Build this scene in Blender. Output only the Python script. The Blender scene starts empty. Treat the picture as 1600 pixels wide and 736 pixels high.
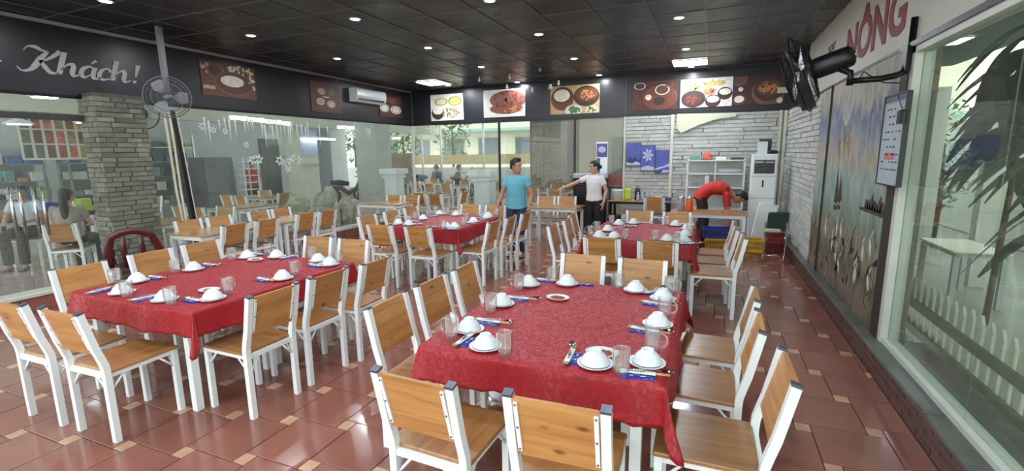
import bpy, math, random
import numpy as np
from mathutils import Vector, Matrix, Euler
random.seed(7)
SC = bpy.context.scene
COL = SC.collection
PI = math.pi

# ---------------------------------------------------------------- camera
CAM_H = 1.73
FPX = 737.756
RW = Matrix(((0.92296261, 0.05276241, -0.38125602),
             (0.384628, -0.16295479, 0.90857418),
             (-0.01418893, -0.98522173, -0.17069508)))   # rows: world x, y, z seen from the lens
cam_d = bpy.data.cameras.new('camera')
cam = bpy.data.objects.new('camera', cam_d)
COL.objects.link(cam)
rx = Vector((RW[0][0], RW[1][0], RW[2][0]))
dn = Vector((RW[0][1], RW[1][1], RW[2][1]))
fw = Vector((RW[0][2], RW[1][2], RW[2][2]))
rx.normalize(); fw = (fw - rx * fw.dot(rx)).normalized(); up = rx.cross(fw)
cm = Matrix((rx, up, -fw)).transposed().to_4x4()
cm.translation = Vector((0, 0, CAM_H))
cam.matrix_world = cm
cam_d.sensor_width = 36
cam_d.lens = FPX / 1600 * 36
cam_d.clip_start = 0.05
cam_d.clip_end = 200
SC.camera = cam

# ---------------------------------------------------------------- world, exposure
SC.view_settings.view_transform = 'Standard'
SC.view_settings.look = 'None'
SC.view_settings.gamma = 1
SC.view_settings.use_curve_mapping = False
SC.cycles.transparent_max_bounces = 32
SC.view_settings.exposure = 0.36
W = bpy.data.worlds.new('overcast_sky'); SC.world = W
W.use_nodes = True
wn = W.node_tree
wn.nodes.clear()
wo = wn.nodes.new('ShaderNodeOutputWorld'); bg = wn.nodes.new('ShaderNodeBackground')
tc = wn.nodes.new('ShaderNodeTexCoord'); sp = wn.nodes.new('ShaderNodeSeparateXYZ'); rp = wn.nodes.new('ShaderNodeValToRGB')
wn.links.new(tc.outputs['Generated'], sp.inputs[0]); wn.links.new(sp.outputs['Z'], rp.inputs[0])
rp.color_ramp.elements[0].position = 0.0; rp.color_ramp.elements[0].color = (0.62, 0.66, 0.62, 1)
rp.color_ramp.elements[1].position = 0.6; rp.color_ramp.elements[1].color = (0.9, 0.97, 1.0, 1)
wn.links.new(rp.outputs[0], bg.inputs[0]); bg.inputs[1].default_value = 3.6
wn.links.new(bg.outputs[0], wo.inputs[0])

# ---------------------------------------------------------------- pixel -> point on a plane of the room
def ray(px, py):
    return Vector([sum(RW[i][j] * c for j, c in enumerate((px - 800, py - 368, FPX))) for i in range(3)])
def G(px, py, z=0.0):
    d = ray(px, py); t = (z - CAM_H) / d.z; return Vector((d.x * t, d.y * t, z))
def AX(px, py, X):
    d = ray(px, py); t = X / d.x; return Vector((X, d.y * t, CAM_H + d.z * t))
def AY(px, py, Y):
    d = ray(px, py); t = Y / d.y; return Vector((d.x * t, Y, CAM_H + d.z * t))

# ---------------------------------------------------------------- mesh builder
class MB:
    def __init__(s): s.v = []; s.f = []; s.m = []; s.mi = 0; s.sm = []
    def add(s, vs, fs, smooth=False):
        o = len(s.v); s.v += [tuple(v) for v in vs]
        for f in fs: s.f.append(tuple(i + o for i in f)); s.m.append(s.mi); s.sm.append(smooth)
        return s
    def box(s, x0, x1, y0, y1, z0, z1, M=None):
        vs = [Vector(p) for p in ((x0,y0,z0),(x1,y0,z0),(x1,y1,z0),(x0,y1,z0),(x0,y0,z1),(x1,y0,z1),(x1,y1,z1),(x0,y1,z1))]
        if M is not None: vs = [M @ v for v in vs]
        return s.add(vs, [(0,3,2,1),(4,5,6,7),(0,1,5,4),(1,2,6,5),(2,3,7,6),(3,0,4,7)])
    def cbox(s, x0, x1, y0, y1, z0, z1, c=.004):
        # box with a chamfered outline (vertical edges and top rim)
        c = min(c, (x1-x0)/3, (y1-y0)/3, (z1-z0)/2)
        def ring(i, z): return [(x0+c+i,y0+i,z),(x1-c-i,y0+i,z),(x1-i,y0+c+i,z),(x1-i,y1-c-i,z),(x1-c-i,y1-i,z),(x0+c+i,y1-i,z),(x0+i,y1-c-i,z),(x0+i,y0+c+i,z)]
        vs = ring(0,z0)+ring(0,z1-c)+ring(c*.7,z1)
        fs = [tuple(range(7,-1,-1)), tuple(range(16,24))]
        for k in (0,8):
            for i in range(8): fs.append((k+i,k+(i+1)%8,k+8+(i+1)%8,k+8+i))
        return s.add(vs, fs)
    def tube(s, pts, r, n=8, close=False, cap=True, smooth=True, sx=1.0, sy=1.0, ref=None, rot=0.0):
        pts = [Vector(p) for p in pts]; N = len(pts); vs = []; fs = []
        rr = r if isinstance(r, (list, tuple)) else [r] * N
        prev = None
        for i, p in enumerate(pts):
            if close: t = (pts[(i+1) % N] - pts[i-1])
            else: t = pts[min(i+1, N-1)] - pts[max(i-1, 0)]
            if t.length < 1e-9: t = Vector((0,0,1))
            t.normalize()
            if ref is not None: u = Vector(ref)
            elif prev is not None: u = prev
            else: u = Vector((1,0,0)) if abs(t.x) < .8 else Vector((0,1,0))
            u = u - t * u.dot(t)
            if u.length < 1e-6: u = t.orthogonal()
            u.normalize(); prev = u; w = t.cross(u)
            for k in range(n):
                a = 2*PI*k/n + rot
                vs.append(p + (u*math.cos(a)*sx + w*math.sin(a)*sy) * rr[i])
        R = N if close else N-1
        for i in range(R):
            for k in range(n):
                a = i*n+k; b = i*n+(k+1) % n; c = ((i+1) % N)*n+(k+1) % n; d = ((i+1) % N)*n+k
                fs.append((a,b,c,d))
        if cap and not close:
            s.add(vs, fs, smooth); o = len(s.v)-len(vs)
            for f in (tuple(range(n-1,-1,-1)), tuple(range((N-1)*n, N*n))): s.f.append(tuple(i+o for i in f)); s.m.append(s.mi); s.sm.append(False)
            return s
        return s.add(vs, fs, smooth)
    def sq(s, pts, w, d, ref=(1,0,0)):
        # square section bar; w along ref, d across
        q = math.sqrt(2)/2
        return s.tube(pts, 1.0, 4, smooth=False, sx=w*q, sy=d*q, ref=ref, rot=PI/4)
    def lathe(s, prof, n=24, o=(0,0,0), M=None, smooth=True, sx=1, sy=1, ripple=None):
        vs = []; fs = []; N = len(prof)
        for j, (r, z) in enumerate(prof):
            for k in range(n):
                a = 2*PI*k/n; q = r*(1+(ripple(a, j) if ripple else 0))
                v = Vector((q*math.cos(a)*sx, q*math.sin(a)*sy, z))
                if M is not None: v = M @ v
                vs.append(v + Vector(o))
        for j in range(N-1):
            for k in range(n):
                fs.append((j*n+k, j*n+(k+1) % n, (j+1)*n+(k+1) % n, (j+1)*n+k))
        if prof[0][0] > 1e-5: fs.append(tuple(range(n-1,-1,-1)))
        if prof[-1][0] > 1e-5: fs.append(tuple(range((N-1)*n, N*n)))
        return s.add(vs, fs, smooth)
    def ell(s, c, r, n=14, m=9, M=None):
        c = Vector(c); vs = []; fs = []
        for j in range(m+1):
            t = PI*j/m
            for k in range(n):
                a = 2*PI*k/n
                v = Vector((r[0]*math.sin(t)*math.cos(a), r[1]*math.sin(t)*math.sin(a), r[2]*math.cos(t)))
                if M is not None: v = M @ v
                vs.append(c+v)
        for j in range(m):
            for k in range(n): fs.append((j*n+k, (j+1)*n+k, (j+1)*n+(k+1) % n, j*n+(k+1) % n))
        return s.add(vs, fs, True)
    def quad(s, a, b, c, d): return s.add([a,b,c,d], [(0,1,2,3)])
    def build(s, name, mat, parent=None, loc=None, rot=None):
        me = bpy.data.meshes.new(name)
        me.from_pydata(s.v, [], s.f)
        mats = mat if isinstance(mat, (list, tuple)) else [mat]
        for m in mats: me.materials.append(m)
        me.polygons.foreach_set('material_index', s.m)
        me.polygons.foreach_set('use_smooth', s.sm)
        me.update()
        o = bpy.data.objects.new(name, me); COL.objects.link(o)
        if parent is not None: o.parent = parent
        if loc is not None: o.location = loc
        if rot is not None: o.rotation_euler = rot
        return o

def tag(o, label, cat, group=None, kind=None):
    o['label'] = label; o['category'] = cat
    if group: o['group'] = group
    if kind: o['kind'] = kind
    return o
def thing(name, label, cat, loc=(0,0,0), rz=0.0, group=None):
    o = bpy.data.objects.new(name, None); COL.objects.link(o)
    o.empty_display_size = .1
    o.location = loc; o.rotation_euler = (0, 0, rz)
    return tag(o, label, cat, group)
KIDS = {}
def children(o): return [c for c in bpy.data.objects if c.parent == o]
def snapshot(root):
    KIDS[root.name] = [(c, children(c)) for c in children(root)]
def dup(root, label, loc, rz, group=None):
    if root.name not in KIDS: snapshot(root)
    r = root.copy(); COL.objects.link(r); r.location = loc; r.rotation_euler = (0, 0, rz)
    r['label'] = label
    if group: r['group'] = group
    for c, gs in KIDS[root.name]:
        k = c.copy(); COL.objects.link(k); k.parent = r
        for g in gs:
            h = g.copy(); COL.objects.link(h); h.parent = k
    return r
def structure(o, label=None):
    o['kind'] = 'structure'
    if label: o['label'] = label
    return o
def inst(src, parent, loc, rot=None, name=None, scale=None):
    # a further object that shares src's mesh
    o = bpy.data.objects.new(name or src.name.split('.')[0], src.data); COL.objects.link(o)
    o.parent = parent; o.location = loc
    if rot: o.rotation_euler = rot
    if scale: o.scale = scale
    return o

# ---------------------------------------------------------------- materials
def srgb(r, g, b):
    f = lambda c: (c/255/12.92) if c/255 <= .04045 else ((c/255+.055)/1.055)**2.4
    return (f(r), f(g), f(b), 1)
def nodemat(name):
    m = bpy.data.materials.new(name); m.use_nodes = True
    nt = m.node_tree; return m, nt, nt.nodes['Principled BSDF'], nt.nodes['Material Output']
def mat(name, c, rough=.5, metal=0.0, spec=.5, var=0.0, vscale=8, bump=0.0, bscale=60, emit=None, estr=0, coat=0.0, objvar=0.0, rvar=0.0, stretch=(1,1,1)):
    m, nt, P, O = nodemat(name); N = nt.nodes; L = nt.links
    P.inputs['Roughness'].default_value = rough; P.inputs['Metallic'].default_value = metal
    P.inputs['Specular IOR Level'].default_value = spec; P.inputs['Coat Weight'].default_value = coat
    base = srgb(*c); P.inputs['Base Color'].default_value = base
    if emit: P.inputs['Emission Color'].default_value = srgb(*emit); P.inputs['Emission Strength'].default_value = estr
    if var or bump or objvar or rvar:
        t = N.new('ShaderNodeTexCoord'); mp = N.new('ShaderNodeMapping'); L.new(t.outputs['Object'], mp.inputs[0])
        mp.inputs['Scale'].default_value = stretch
        oi = N.new('ShaderNodeObjectInfo')
        nz = N.new('ShaderNodeTexNoise'); nz.noise_dimensions = '4D'; nz.inputs['Scale'].default_value = vscale; nz.inputs['Detail'].default_value = 5
        mu = N.new('ShaderNodeMath'); mu.operation = 'MULTIPLY'; mu.inputs[1].default_value = 40
        L.new(oi.outputs['Random'], mu.inputs[0]); L.new(mu.outputs[0], nz.inputs['W']); L.new(mp.outputs[0], nz.inputs['Vector'])
        a = N.new('ShaderNodeMapRange'); a.inputs[1].default_value = .3; a.inputs[2].default_value = .7
        a.inputs[3].default_value = 1-var; a.inputs[4].default_value = 1+var; L.new(nz.outputs[0], a.inputs[0])
        b = N.new('ShaderNodeMapRange'); b.inputs[3].default_value = 1-objvar; b.inputs[4].default_value = 1+objvar; L.new(oi.outputs['Random'], b.inputs[0])
        mm = N.new('ShaderNodeMath'); mm.operation = 'MULTIPLY'; L.new(a.outputs[0], mm.inputs[0]); L.new(b.outputs[0], mm.inputs[1])
        mx = N.new('ShaderNodeVectorMath'); mx.operation = 'SCALE'; mx.inputs[0].default_value = base[:3]; L.new(mm.outputs[0], mx.inputs['Scale'])
        L.new(mx.outputs[0], P.inputs['Base Color'])
        if rvar:
            r = N.new('ShaderNodeMapRange'); r.inputs[1].default_value = .3; r.inputs[2].default_value = .7
            r.inputs[3].default_value = max(.02, rough-rvar); r.inputs[4].default_value = rough+rvar
            L.new(nz.outputs[0], r.inputs[0]); L.new(r.outputs[0], P.inputs['Roughness'])
        if bump:
            n2 = N.new('ShaderNodeTexNoise'); n2.inputs['Scale'].default_value = bscale; n2.inputs['Detail'].default_value = 6; L.new(mp.outputs[0], n2.inputs['Vector'])
            bp = N.new('ShaderNodeBump'); bp.inputs['Strength'].default_value = bump; bp.inputs['Distance'].default_value = .01
            L.new(n2.outputs[0], bp.inputs['Height']); L.new(bp.outputs[0], P.inputs['Normal'])
    return m
def wood_mat(name, c1, c2, rough=.35, knots=True, axis=0, coat=.25):
    m, nt, P, O = nodemat(name); N = nt.nodes; L = nt.links
    t = N.new('ShaderNodeTexCoord'); oi = N.new('ShaderNodeObjectInfo'); mp = N.new('ShaderNodeMapping'); L.new(t.outputs['Object'], mp.inputs[0])
    s = [16, 16, 16]; s[axis] = 1.4; mp.inputs['Scale'].default_value = s
    mu = N.new('ShaderNodeMath'); mu.operation = 'MULTIPLY'; mu.inputs[1].default_value = 57; L.new(oi.outputs['Random'], mu.inputs[0])
    n1 = N.new('ShaderNodeTexNoise'); n1.noise_dimensions = '4D'; n1.inputs['Scale'].default_value = 1.6; n1.inputs['Detail'].default_value = 7; n1.inputs['Distortion'].default_value = .6
    L.new(mp.outputs[0], n1.inputs['Vector']); L.new(mu.outputs[0], n1.inputs['W'])
    r = N.new('ShaderNodeValToRGB'); r.color_ramp.elements[0].position = .32; r.color_ramp.elements[1].position = .68
    r.color_ramp.elements[0].color = srgb(*c2); r.color_ramp.elements[1].color = srgb(*c1); L.new(n1.outputs[0], r.inputs[0])
    last = r.outputs[0]
    if knots:
        v = N.new('ShaderNodeTexVoronoi'); v.inputs['Scale'].default_value = 5.5; va = N.new('ShaderNodeVectorMath'); va.operation = 'ADD'; cx_ = N.new('ShaderNodeCombineXYZ'); L.new(mu.outputs[0], cx_.inputs[0]); L.new(mu.outputs[0], cx_.inputs[2])
        m2 = N.new('ShaderNodeMapping'); ss = [1.6, 1.6, 1.6]; ss[axis] = .8; m2.inputs['Scale'].default_value = ss
        L.new(t.outputs['Object'], m2.inputs[0]); L.new(m2.outputs[0], va.inputs[0]); L.new(cx_.outputs[0], va.inputs[1]); L.new(va.outputs[0], v.inputs['Vector'])
        k = N.new('ShaderNodeMapRange'); k.inputs[1].default_value = .05; k.inputs[2].default_value = .15; k.inputs[3].default_value = .8; k.inputs[4].default_value = 0
        L.new(v.outputs['Distance'], k.inputs[0])
        mx = N.new('ShaderNodeMix'); mx.data_type = 'RGBA'; L.new(k.outputs[0], mx.inputs['Factor']); L.new(last, mx.inputs['A']); mx.inputs['B'].default_value = srgb(86, 50, 22)
        last = mx.outputs['Result']
    b = N.new('ShaderNodeMapRange'); b.inputs[3].default_value = .82; b.inputs[4].default_value = 1.12; L.new(oi.outputs['Random'], b.inputs[0])
    vm = N.new('ShaderNodeVectorMath'); vm.operation = 'SCALE'; L.new(last, vm.inputs[0]); L.new(b.outputs[0], vm.inputs['Scale'])
    L.new(vm.outputs[0], P.inputs['Base Color'])
    P.inputs['Roughness'].default_value = rough; P.inputs['Coat Weight'].default_value = coat; P.inputs['Coat Roughness'].default_value = .25
    return m
def pane_mat(name, tint=(225,235,230), haze=.08, hazec=(200,205,200), refl=1.0, dirt=0.0):
    m = bpy.data.materials.new(name); m.use_nodes = True; nt = m.node_tree; N = nt.nodes; L = nt.links; N.clear()
    o = N.new('ShaderNodeOutputMaterial'); tr = N.new('ShaderNodeBsdfTransparent'); tr.inputs[0].default_value = srgb(*tint)
    gl = N.new('ShaderNodeBsdfGlossy'); gl.inputs['Roughness'].default_value = .01
    df = N.new('ShaderNodeBsdfDiffuse'); df.inputs[0].default_value = srgb(*hazec)
    fr = N.new('ShaderNodeFresnel'); fr.inputs[0].default_value = 1.5
    # both faces of the sheet reflect alike
    fm = N.new('ShaderNodeMath'); fm.operation = 'MULTIPLY'; fm.inputs[1].default_value = 1.7*refl; gm = N.new('ShaderNodeNewGeometry'); iv = N.new('ShaderNodeMath'); iv.operation = 'SUBTRACT'; iv.inputs[0].default_value = 1; L.new(gm.outputs['Backfacing'], iv.inputs[1])
    ff = N.new('ShaderNodeMath'); ff.operation = 'MULTIPLY'; L.new(fr.outputs[0], ff.inputs[0]); L.new(iv.outputs[0], ff.inputs[1]); L.new(ff.outputs[0], fm.inputs[0])
    m1 = N.new('ShaderNodeMixShader'); m1.inputs[0].default_value = haze
    if dirt:
        t = N.new('ShaderNodeTexCoord'); nz = N.new('ShaderNodeTexNoise'); nz.inputs['Scale'].default_value = 1.4; nz.inputs['Detail'].default_value = 8
        mp = N.new('ShaderNodeMapping'); mp.inputs['Scale'].default_value = (1, 1, .35); L.new(t.outputs['Object'], mp.inputs[0]); L.new(mp.outputs[0], nz.inputs['Vector'])
        mr = N.new('ShaderNodeMapRange'); mr.inputs[1].default_value = .35; mr.inputs[2].default_value = .7; mr.inputs[3].default_value = haze*.5; mr.inputs[4].default_value = haze+dirt
        L.new(nz.outputs[0], mr.inputs[0]); L.new(mr.outputs[0], m1.inputs[0])
    L.new(tr.outputs[0], m1.inputs[1]); L.new(df.outputs[0], m1.inputs[2])
    m2 = N.new('ShaderNodeMixShader'); L.new(fm.outputs[0], m2.inputs[0]); L.new(m1.outputs[0], m2.inputs[1]); L.new(gl.outputs[0], m2.inputs[2])
    L.new(m2.outputs[0], o.inputs[0])
    return m
def cloth_mat():
    m, nt, P, O = nodemat('red_damask'); N = nt.nodes; L = nt.links
    t = N.new('ShaderNodeTexCoord'); n = N.new('ShaderNodeTexNoise'); n.inputs['Scale'].default_value = 9; n.inputs['Detail'].default_value = 1
    L.new(t.outputs['UV'], n.inputs['Vector'])
    ad = N.new('ShaderNodeMix'); ad.data_type = 'VECTOR'; ad.inputs['Factor'].default_value = .09
    L.new(t.outputs['UV'], ad.inputs['A']); L.new(n.outputs['Color'], ad.inputs['B'])
    v = N.new('ShaderNodeTexVoronoi'); v.inputs['Scale'].default_value = 21; L.new(ad.outputs['Result'], v.inputs['Vector'])
    mu = N.new('ShaderNodeMath'); mu.operation = 'MULTIPLY'; mu.inputs[1].default_value = 15; L.new(v.outputs['Distance'], mu.inputs[0])
    # a spiral: add the angle-like colour of the noise so that the rings open into scrolls
    n3 = N.new('ShaderNodeTexNoise'); n3.inputs['Scale'].default_value = 26; L.new(t.outputs['UV'], n3.inputs['Vector'])
    m3 = N.new('ShaderNodeMath'); m3.operation = 'MULTIPLY_ADD'; m3.inputs[1].default_value = 5; L.new(n3.outputs[0], m3.inputs[0]); L.new(mu.outputs[0], m3.inputs[2])
    si = N.new('ShaderNodeMath'); si.operation = 'SINE'; L.new(m3.outputs[0], si.inputs[0])
    mr = N.new('ShaderNodeMapRange'); mr.inputs[1].default_value = -.1; mr.inputs[2].default_value = .35; L.new(si.outputs[0], mr.inputs[0])
    c = N.new('ShaderNodeMix'); c.data_type = 'RGBA'; L.new(mr.outputs[0], c.inputs['Factor']); c.inputs['A'].default_value = srgb(143, 16, 29); c.inputs['B'].default_value = srgb(160, 21, 35)
    L.new(c.outputs['Result'], P.inputs['Base Color'])
    rr = N.new('ShaderNodeMapRange'); rr.inputs[3].default_value = .62; rr.inputs[4].default_value = .42; L.new(mr.outputs[0], rr.inputs[0]); L.new(rr.outputs[0], P.inputs['Roughness'])
    bp = N.new('ShaderNodeBump'); bp.inputs['Strength'].default_value = .18; bp.inputs['Distance'].default_value = .0015; L.new(mr.outputs[0], bp.inputs['Height']); L.new(bp.outputs[0], P.inputs['Normal'])
    P.inputs['Sheen Weight'].default_value = .08; P.inputs['Sheen Roughness'].default_value = .4; P.inputs['Sheen Tint'].default_value = srgb(255, 120, 130)
    return m
M = {}
M['white'] = mat('white_paint', (228,236,238), .35, coat=.2)
M['dark_cap'] = mat('dark_steel_cap', (98,104,118), .35, metal=.6)
M['wood_back'] = wood_mat('honey_wood', (196,146,88), (164,112,62), .4, coat=.1)
M['wood_seat'] = wood_mat('seat_wood', (166,120,70), (134,90,50), .3, knots=False, axis=1, coat=.4)
M['wood_top'] = wood_mat('table_wood', (190,146,98), (160,116,72), .22, knots=False, axis=1, coat=.5)
M['tile'] = mat('terracotta_tile', (140,90,78), .17, var=.1, vscale=3, rvar=.05, objvar=.09, bump=.04, bscale=30, coat=.15)
M['tile_small'] = mat('sand_tile', (186,150,120), .25, var=.16, vscale=10, objvar=.12)
M['grout'] = mat('dark_grout', (74,50,44), .8, var=.15)
M['ceil'] = mat('black_ceiling_panel', (36,34,40), .35, var=.15, vscale=1.5, rvar=.1, objvar=.2)
M['rail'] = mat('grey_ceiling_rail', (92,92,98), .4, metal=.3)
M['frieze'] = mat('black_fascia', (31,31,38), .33, var=.1, vscale=1, rvar=.06)
M['black'] = mat('black_paint', (20,20,24), .4)
M['blackm'] = mat('black_metal', (24,24,28), .35, metal=.5)
M['steel'] = mat('brushed_steel', (190,194,196), .25, metal=1)
M['chrome'] = mat('chrome', (215,218,220), .12, metal=1)
M['porc'] = mat('white_porcelain', (222,230,234), .12, coat=.4)
M['glass'] = pane_mat('pressed_glass', (251,252,252), .085, (240,244,246), 2.4)
M['pane'] = pane_mat('wall_glass', (248,250,248), .055, (196,204,200), .6, dirt=.05)
M['pane_r'] = pane_mat('window_glass', (240,246,241), .05, (170,182,172), .55, dirt=.07)
M['cloth'] = cloth_mat()
M['stone_w'] = mat('white_stacked_stone', (182,184,180), .75, var=.14, vscale=9, bump=.5, bscale=24, objvar=.1)
M['stone_s'] = mat('slate_brick', (112,113,102), .8, var=.25, vscale=7, bump=.5, bscale=24, objvar=.3)
M['joint_w'] = mat('pale_mortar', (128,128,122), .9, var=.1)
M['joint_s'] = mat('slate_mortar', (84,84,76), .9, var=.1)
M['brick_d'] = mat('dark_brown_brick', (84,58,54), .4, var=.25, vscale=8, objvar=.2, bump=.15)
M['joint_d'] = mat('tan_mortar', (150,128,112), .9)
M['marble'] = mat('weathered_dark_stone', (92,96,90), .35, var=.5, vscale=5, bump=.1, rvar=.1)
def roof_mat():
    m = bpy.data.materials.new('translucent_roof_sheet'); m.use_nodes = True; nt = m.node_tree; N = nt.nodes; L = nt.links; N.clear()
    o = N.new('ShaderNodeOutputMaterial'); a = N.new('ShaderNodeBsdfTranslucent'); a.inputs[0].default_value = srgb(232,236,232); d = N.new('ShaderNodeBsdfDiffuse'); d.inputs[0].default_value = srgb(200,204,200)
    mx = N.new('ShaderNodeMixShader'); mx.inputs[0].default_value = .5; L.new(a.outputs[0], mx.inputs[1]); L.new(d.outputs[0], mx.inputs[2]); L.new(mx.outputs[0], o.inputs[0]); return m
M['roof'] = roof_mat()
M['plaster'] = mat('grey_plaster', (176,180,178), .8, var=.08, vscale=2)
M['cream'] = mat('cream_wall', (205,196,178), .8, var=.06, vscale=2)
M['board_w'] = mat('dingy_white_board', (196,196,186), .5, var=.07, vscale=2)
M['pipe'] = mat('ivory_pipe', (205,202,184), .45, var=.08)
M['floor_out'] = mat('outdoor_tile', (172,150,146), .12, var=.1, vscale=2, coat=.3)
M['floor_out2'] = mat('outdoor_tile_joint', (88,70,62), .7)
M['skin'] = mat('tan_skin', (172,126,104), .5, var=.04)
M['skin_f'] = mat('light_skin', (196,152,132), .5, var=.04)
M['hair'] = mat('black_hair', (22,19,20), .45, bump=.4, bscale=90)
M['eye_w'] = mat('eye_white', (225,222,215), .3); M['eye_d'] = mat('eye_dark', (30,22,18), .2); M['lip'] = mat('lips', (150,84,74), .5)
def glow(name, c, s): return mat(name, (240,240,240), .5, emit=c, estr=s)
M['lamp'] = glow('cool_lamp', (235,243,255), 60)
M['lamp_bg'] = glow('cool_panel_lamp', (235,243,255), 22)
M['tube'] = glow('cool_tube_lamp', (235,243,255), 14)
# ================================================================ THE ROOM
XL, YB, XR, ZF, ZC = -7.2, 10.6, 1.33, 2.48, 3.34
YN = -2.6          # the near end of the room, behind the lens
def proj(p):
    d = Vector(p) - Vector((0, 0, CAM_H))
    c = [sum(RW[i][j]*d[i] for i in range(3)) for j in range(3)]
    return (800+FPX*c[0]/c[2], 368+FPX*c[1]/c[2], c[2]) if c[2] > .05 else (-9e3, -9e3, c[2])
def sees(p, mg=30):
    q = proj(p); return q[2] > .1 and -mg < q[0] < 1600+mg and -mg < q[1] < 736+mg

# ---- floor: pinwheel of large terracotta squares and small sand squares
TA, TB, TO = .4025, .0912, (-2.508, 2.093)
floor = structure(MB().box(XL, XR, YN, YB, -.12, -.008).build('floor', M['grout']))
gap = .0035
big = MB().cbox(gap, TA-gap, gap, TA-gap, -.012, 0, .002).build('tile', M['tile'], floor)
sml = MB().cbox(gap*.6, TB-gap*.6, gap*.6, TB-gap*.6, -.012, .0006, .0015).build('inset_tile', M['tile_small'], floor)
cells = []
for i in range(-30, 30):
    for j in range(-30, 40):
        cx = TO[0]-TB/2+i*TA-j*TB; cy = TO[1]-TB/2+i*TB+j*TA
        bx, by = cx-(TA-TB), cy-TA
        cells.append((bx, by, cx, cy))
def inside(x0, y0, x1, y1): return x0 >= XL+.01 and x1 <= 1.22 and y0 >= YN and y1 <= YB-.01
bigs = [c for c in cells if inside(c[0], c[1], c[0]+TA, c[1]+TA)]
smls = [c for c in cells if inside(c[2], c[3], c[2]+TB, c[3]+TB)]
# squares cut at the walls
for c in cells:
    for k, s, g, nm, m_ in ((0, TA, gap, 'cut_tile', M['tile']), (2, TB, gap*.6, 'cut_inset_tile', M['tile_small'])):
        x0_, y0_, x1_, y1_ = c[k], c[k+1], c[k]+s, c[k+1]+s
        if inside(x0_, y0_, x1_, y1_): continue
        x0_, x1_, y0_, y1_ = max(x0_, XL+.01), min(x1_, 1.232), max(y0_, YN), min(y1_, YB-.01)
        if x1_-x0_ < .03 or y1_-y0_ < .03 or y1_ < 0: continue
        MB().cbox(x0_+g, x1_-g, y0_+g, y1_-g, -.012, 0, .002).build(nm, m_, floor)
def dcam(x, y): return math.hypot(x, y)
def sort_view(L, k, h):
    a = [c for c in L if sees((c[k]+h, c[k+1]+h, 0))]
    a.sort(key=lambda c: proj((c[k]+h, c[k+1]+h, 0))[2]); return a[:300]
def rest_tiles(L, near, k, s, g, name, m, zt):
    st = set((c[k], c[k+1]) for c in near); b = MB()
    for c in L:
        if (c[k], c[k+1]) in st: continue
        x, y = c[k], c[k+1]
        b.add([(x+g,y+g,zt),(x+s-g,y+g,zt),(x+s-g,y+s-g,zt),(x+g,y+s-g,zt),(x+g,y+g,zt-.012),(x+s-g,y+g,zt-.012),(x+s-g,y+s-g,zt-.012),(x+g,y+s-g,zt-.012)],
              [(0,1,2,3),(0,4,5,1),(1,5,6,2),(2,6,7,3),(3,7,4,0)])
    o = b.build(name, m, floor); o['kind'] = 'stuff'
nb = sort_view(bigs, 0, TA/2); ns = sort_view(smls, 2, TB/2)
for q, (L, src, k) in enumerate(((nb, big, 0), (ns, sml, 2))):
    for n, c in enumerate(L):
        rot = (random.uniform(-.0005, .0005), random.uniform(-.0005, .0005), 0)
        z = random.uniform(-.0008, .0004)
        if n == 0: src.location = (c[k], c[k+1], z); src.rotation_euler = rot
        else: inst(src, floor, (c[k], c[k+1], z), rot)
rest_tiles(bigs, nb, 0, TA, gap, 'far_tiles', M['tile'], 0)
rest_tiles(smls, ns, 2, TB, gap*.6, 'far_inset_tiles', M['tile_small'], .0006)

# ---- ceiling: black panels between grey rails
ceil = structure(MB().box(XL, XR, YN, YB, ZC+.03, ZC+.1).build('ceiling', M['black']))
x0 = -.15-.6*12; ys = [10.45-.6*k for k in range(23)]
pan = MB().box(.012, .588, .012, .588, -.004, .012).build('ceiling_panel', M['ceil'], ceil)
first = True
xs = [x0+.6*k for k in range(15)]
cnt = 0
for x in xs:
    for y in ys:
        X0 = max(x, XL+.02); X1 = min(x+.6, XR-.01)
        if X1-X0 < .1 or y < YN: continue
        loc = (x, y, ZC)
        full = x >= XL and x+.6 <= XR+.01
        if not full or y+.6 > YB:
            b = MB().box(max(x, XL+.01)+.012, min(x+.6, XR)-.012, y+.012, min(y+.6, YB)-.012, ZC-.004, ZC+.012); b.build('ceiling_panel', M['ceil'], ceil); continue
        if first: pan.location = loc; first = False
        else: inst(pan, ceil, loc, (random.uniform(-.002,.002), random.uniform(-.002,.002), 0))
for x in xs:
    if XL < x < XR: MB().box(x-.011, x+.011, YN, YB, ZC-.012, ZC+.004).build('ceiling_rail', M['rail'], ceil)
for y in ys:
    if YN < y < YB: MB().box(XL, XR, y-.011, y+.011, ZC-.010, ZC+.004).build('cross_rail', M['rail'], ceil)

# ---- left wall: kerb, glass, black fascia
wl = structure(MB().box(XL-.25, XL+.02, YN, YB+.2, 0, .17).box(XL-.16, XL, YN, YB+.16, ZF, ZC+.1).build('wall_left', [M['brick_d']]))
wl.data.materials.clear(); wl.data.materials.append(M['frieze'])
kb = MB().box(0, .025, 0, .39, 0, .155).build('kerb_tile', M['tile'], wl)
n = 0; y = YN
while y < YB-.4:
    if n == 0: kb.location = (XL+.02, y, .004)
    else: inst(kb, wl, (XL+.02, y, .004))
    y += .4; n += 1
structure(MB().box(XL-.25, XL+.055, YN, YB, .17, .2).build('trim_1', M['board_w']))
structure(MB().box(XL, XL+.03, YN, YB, ZC-.05, ZC-.012).build('trim_2', mat('grey_edge_strip', (140,140,142), .5)))
structure(MB().box(XL-.02, XL+.02, YN, YB, ZF-.015, ZF+.02).build('trim_3', M['blackm']))
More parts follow.
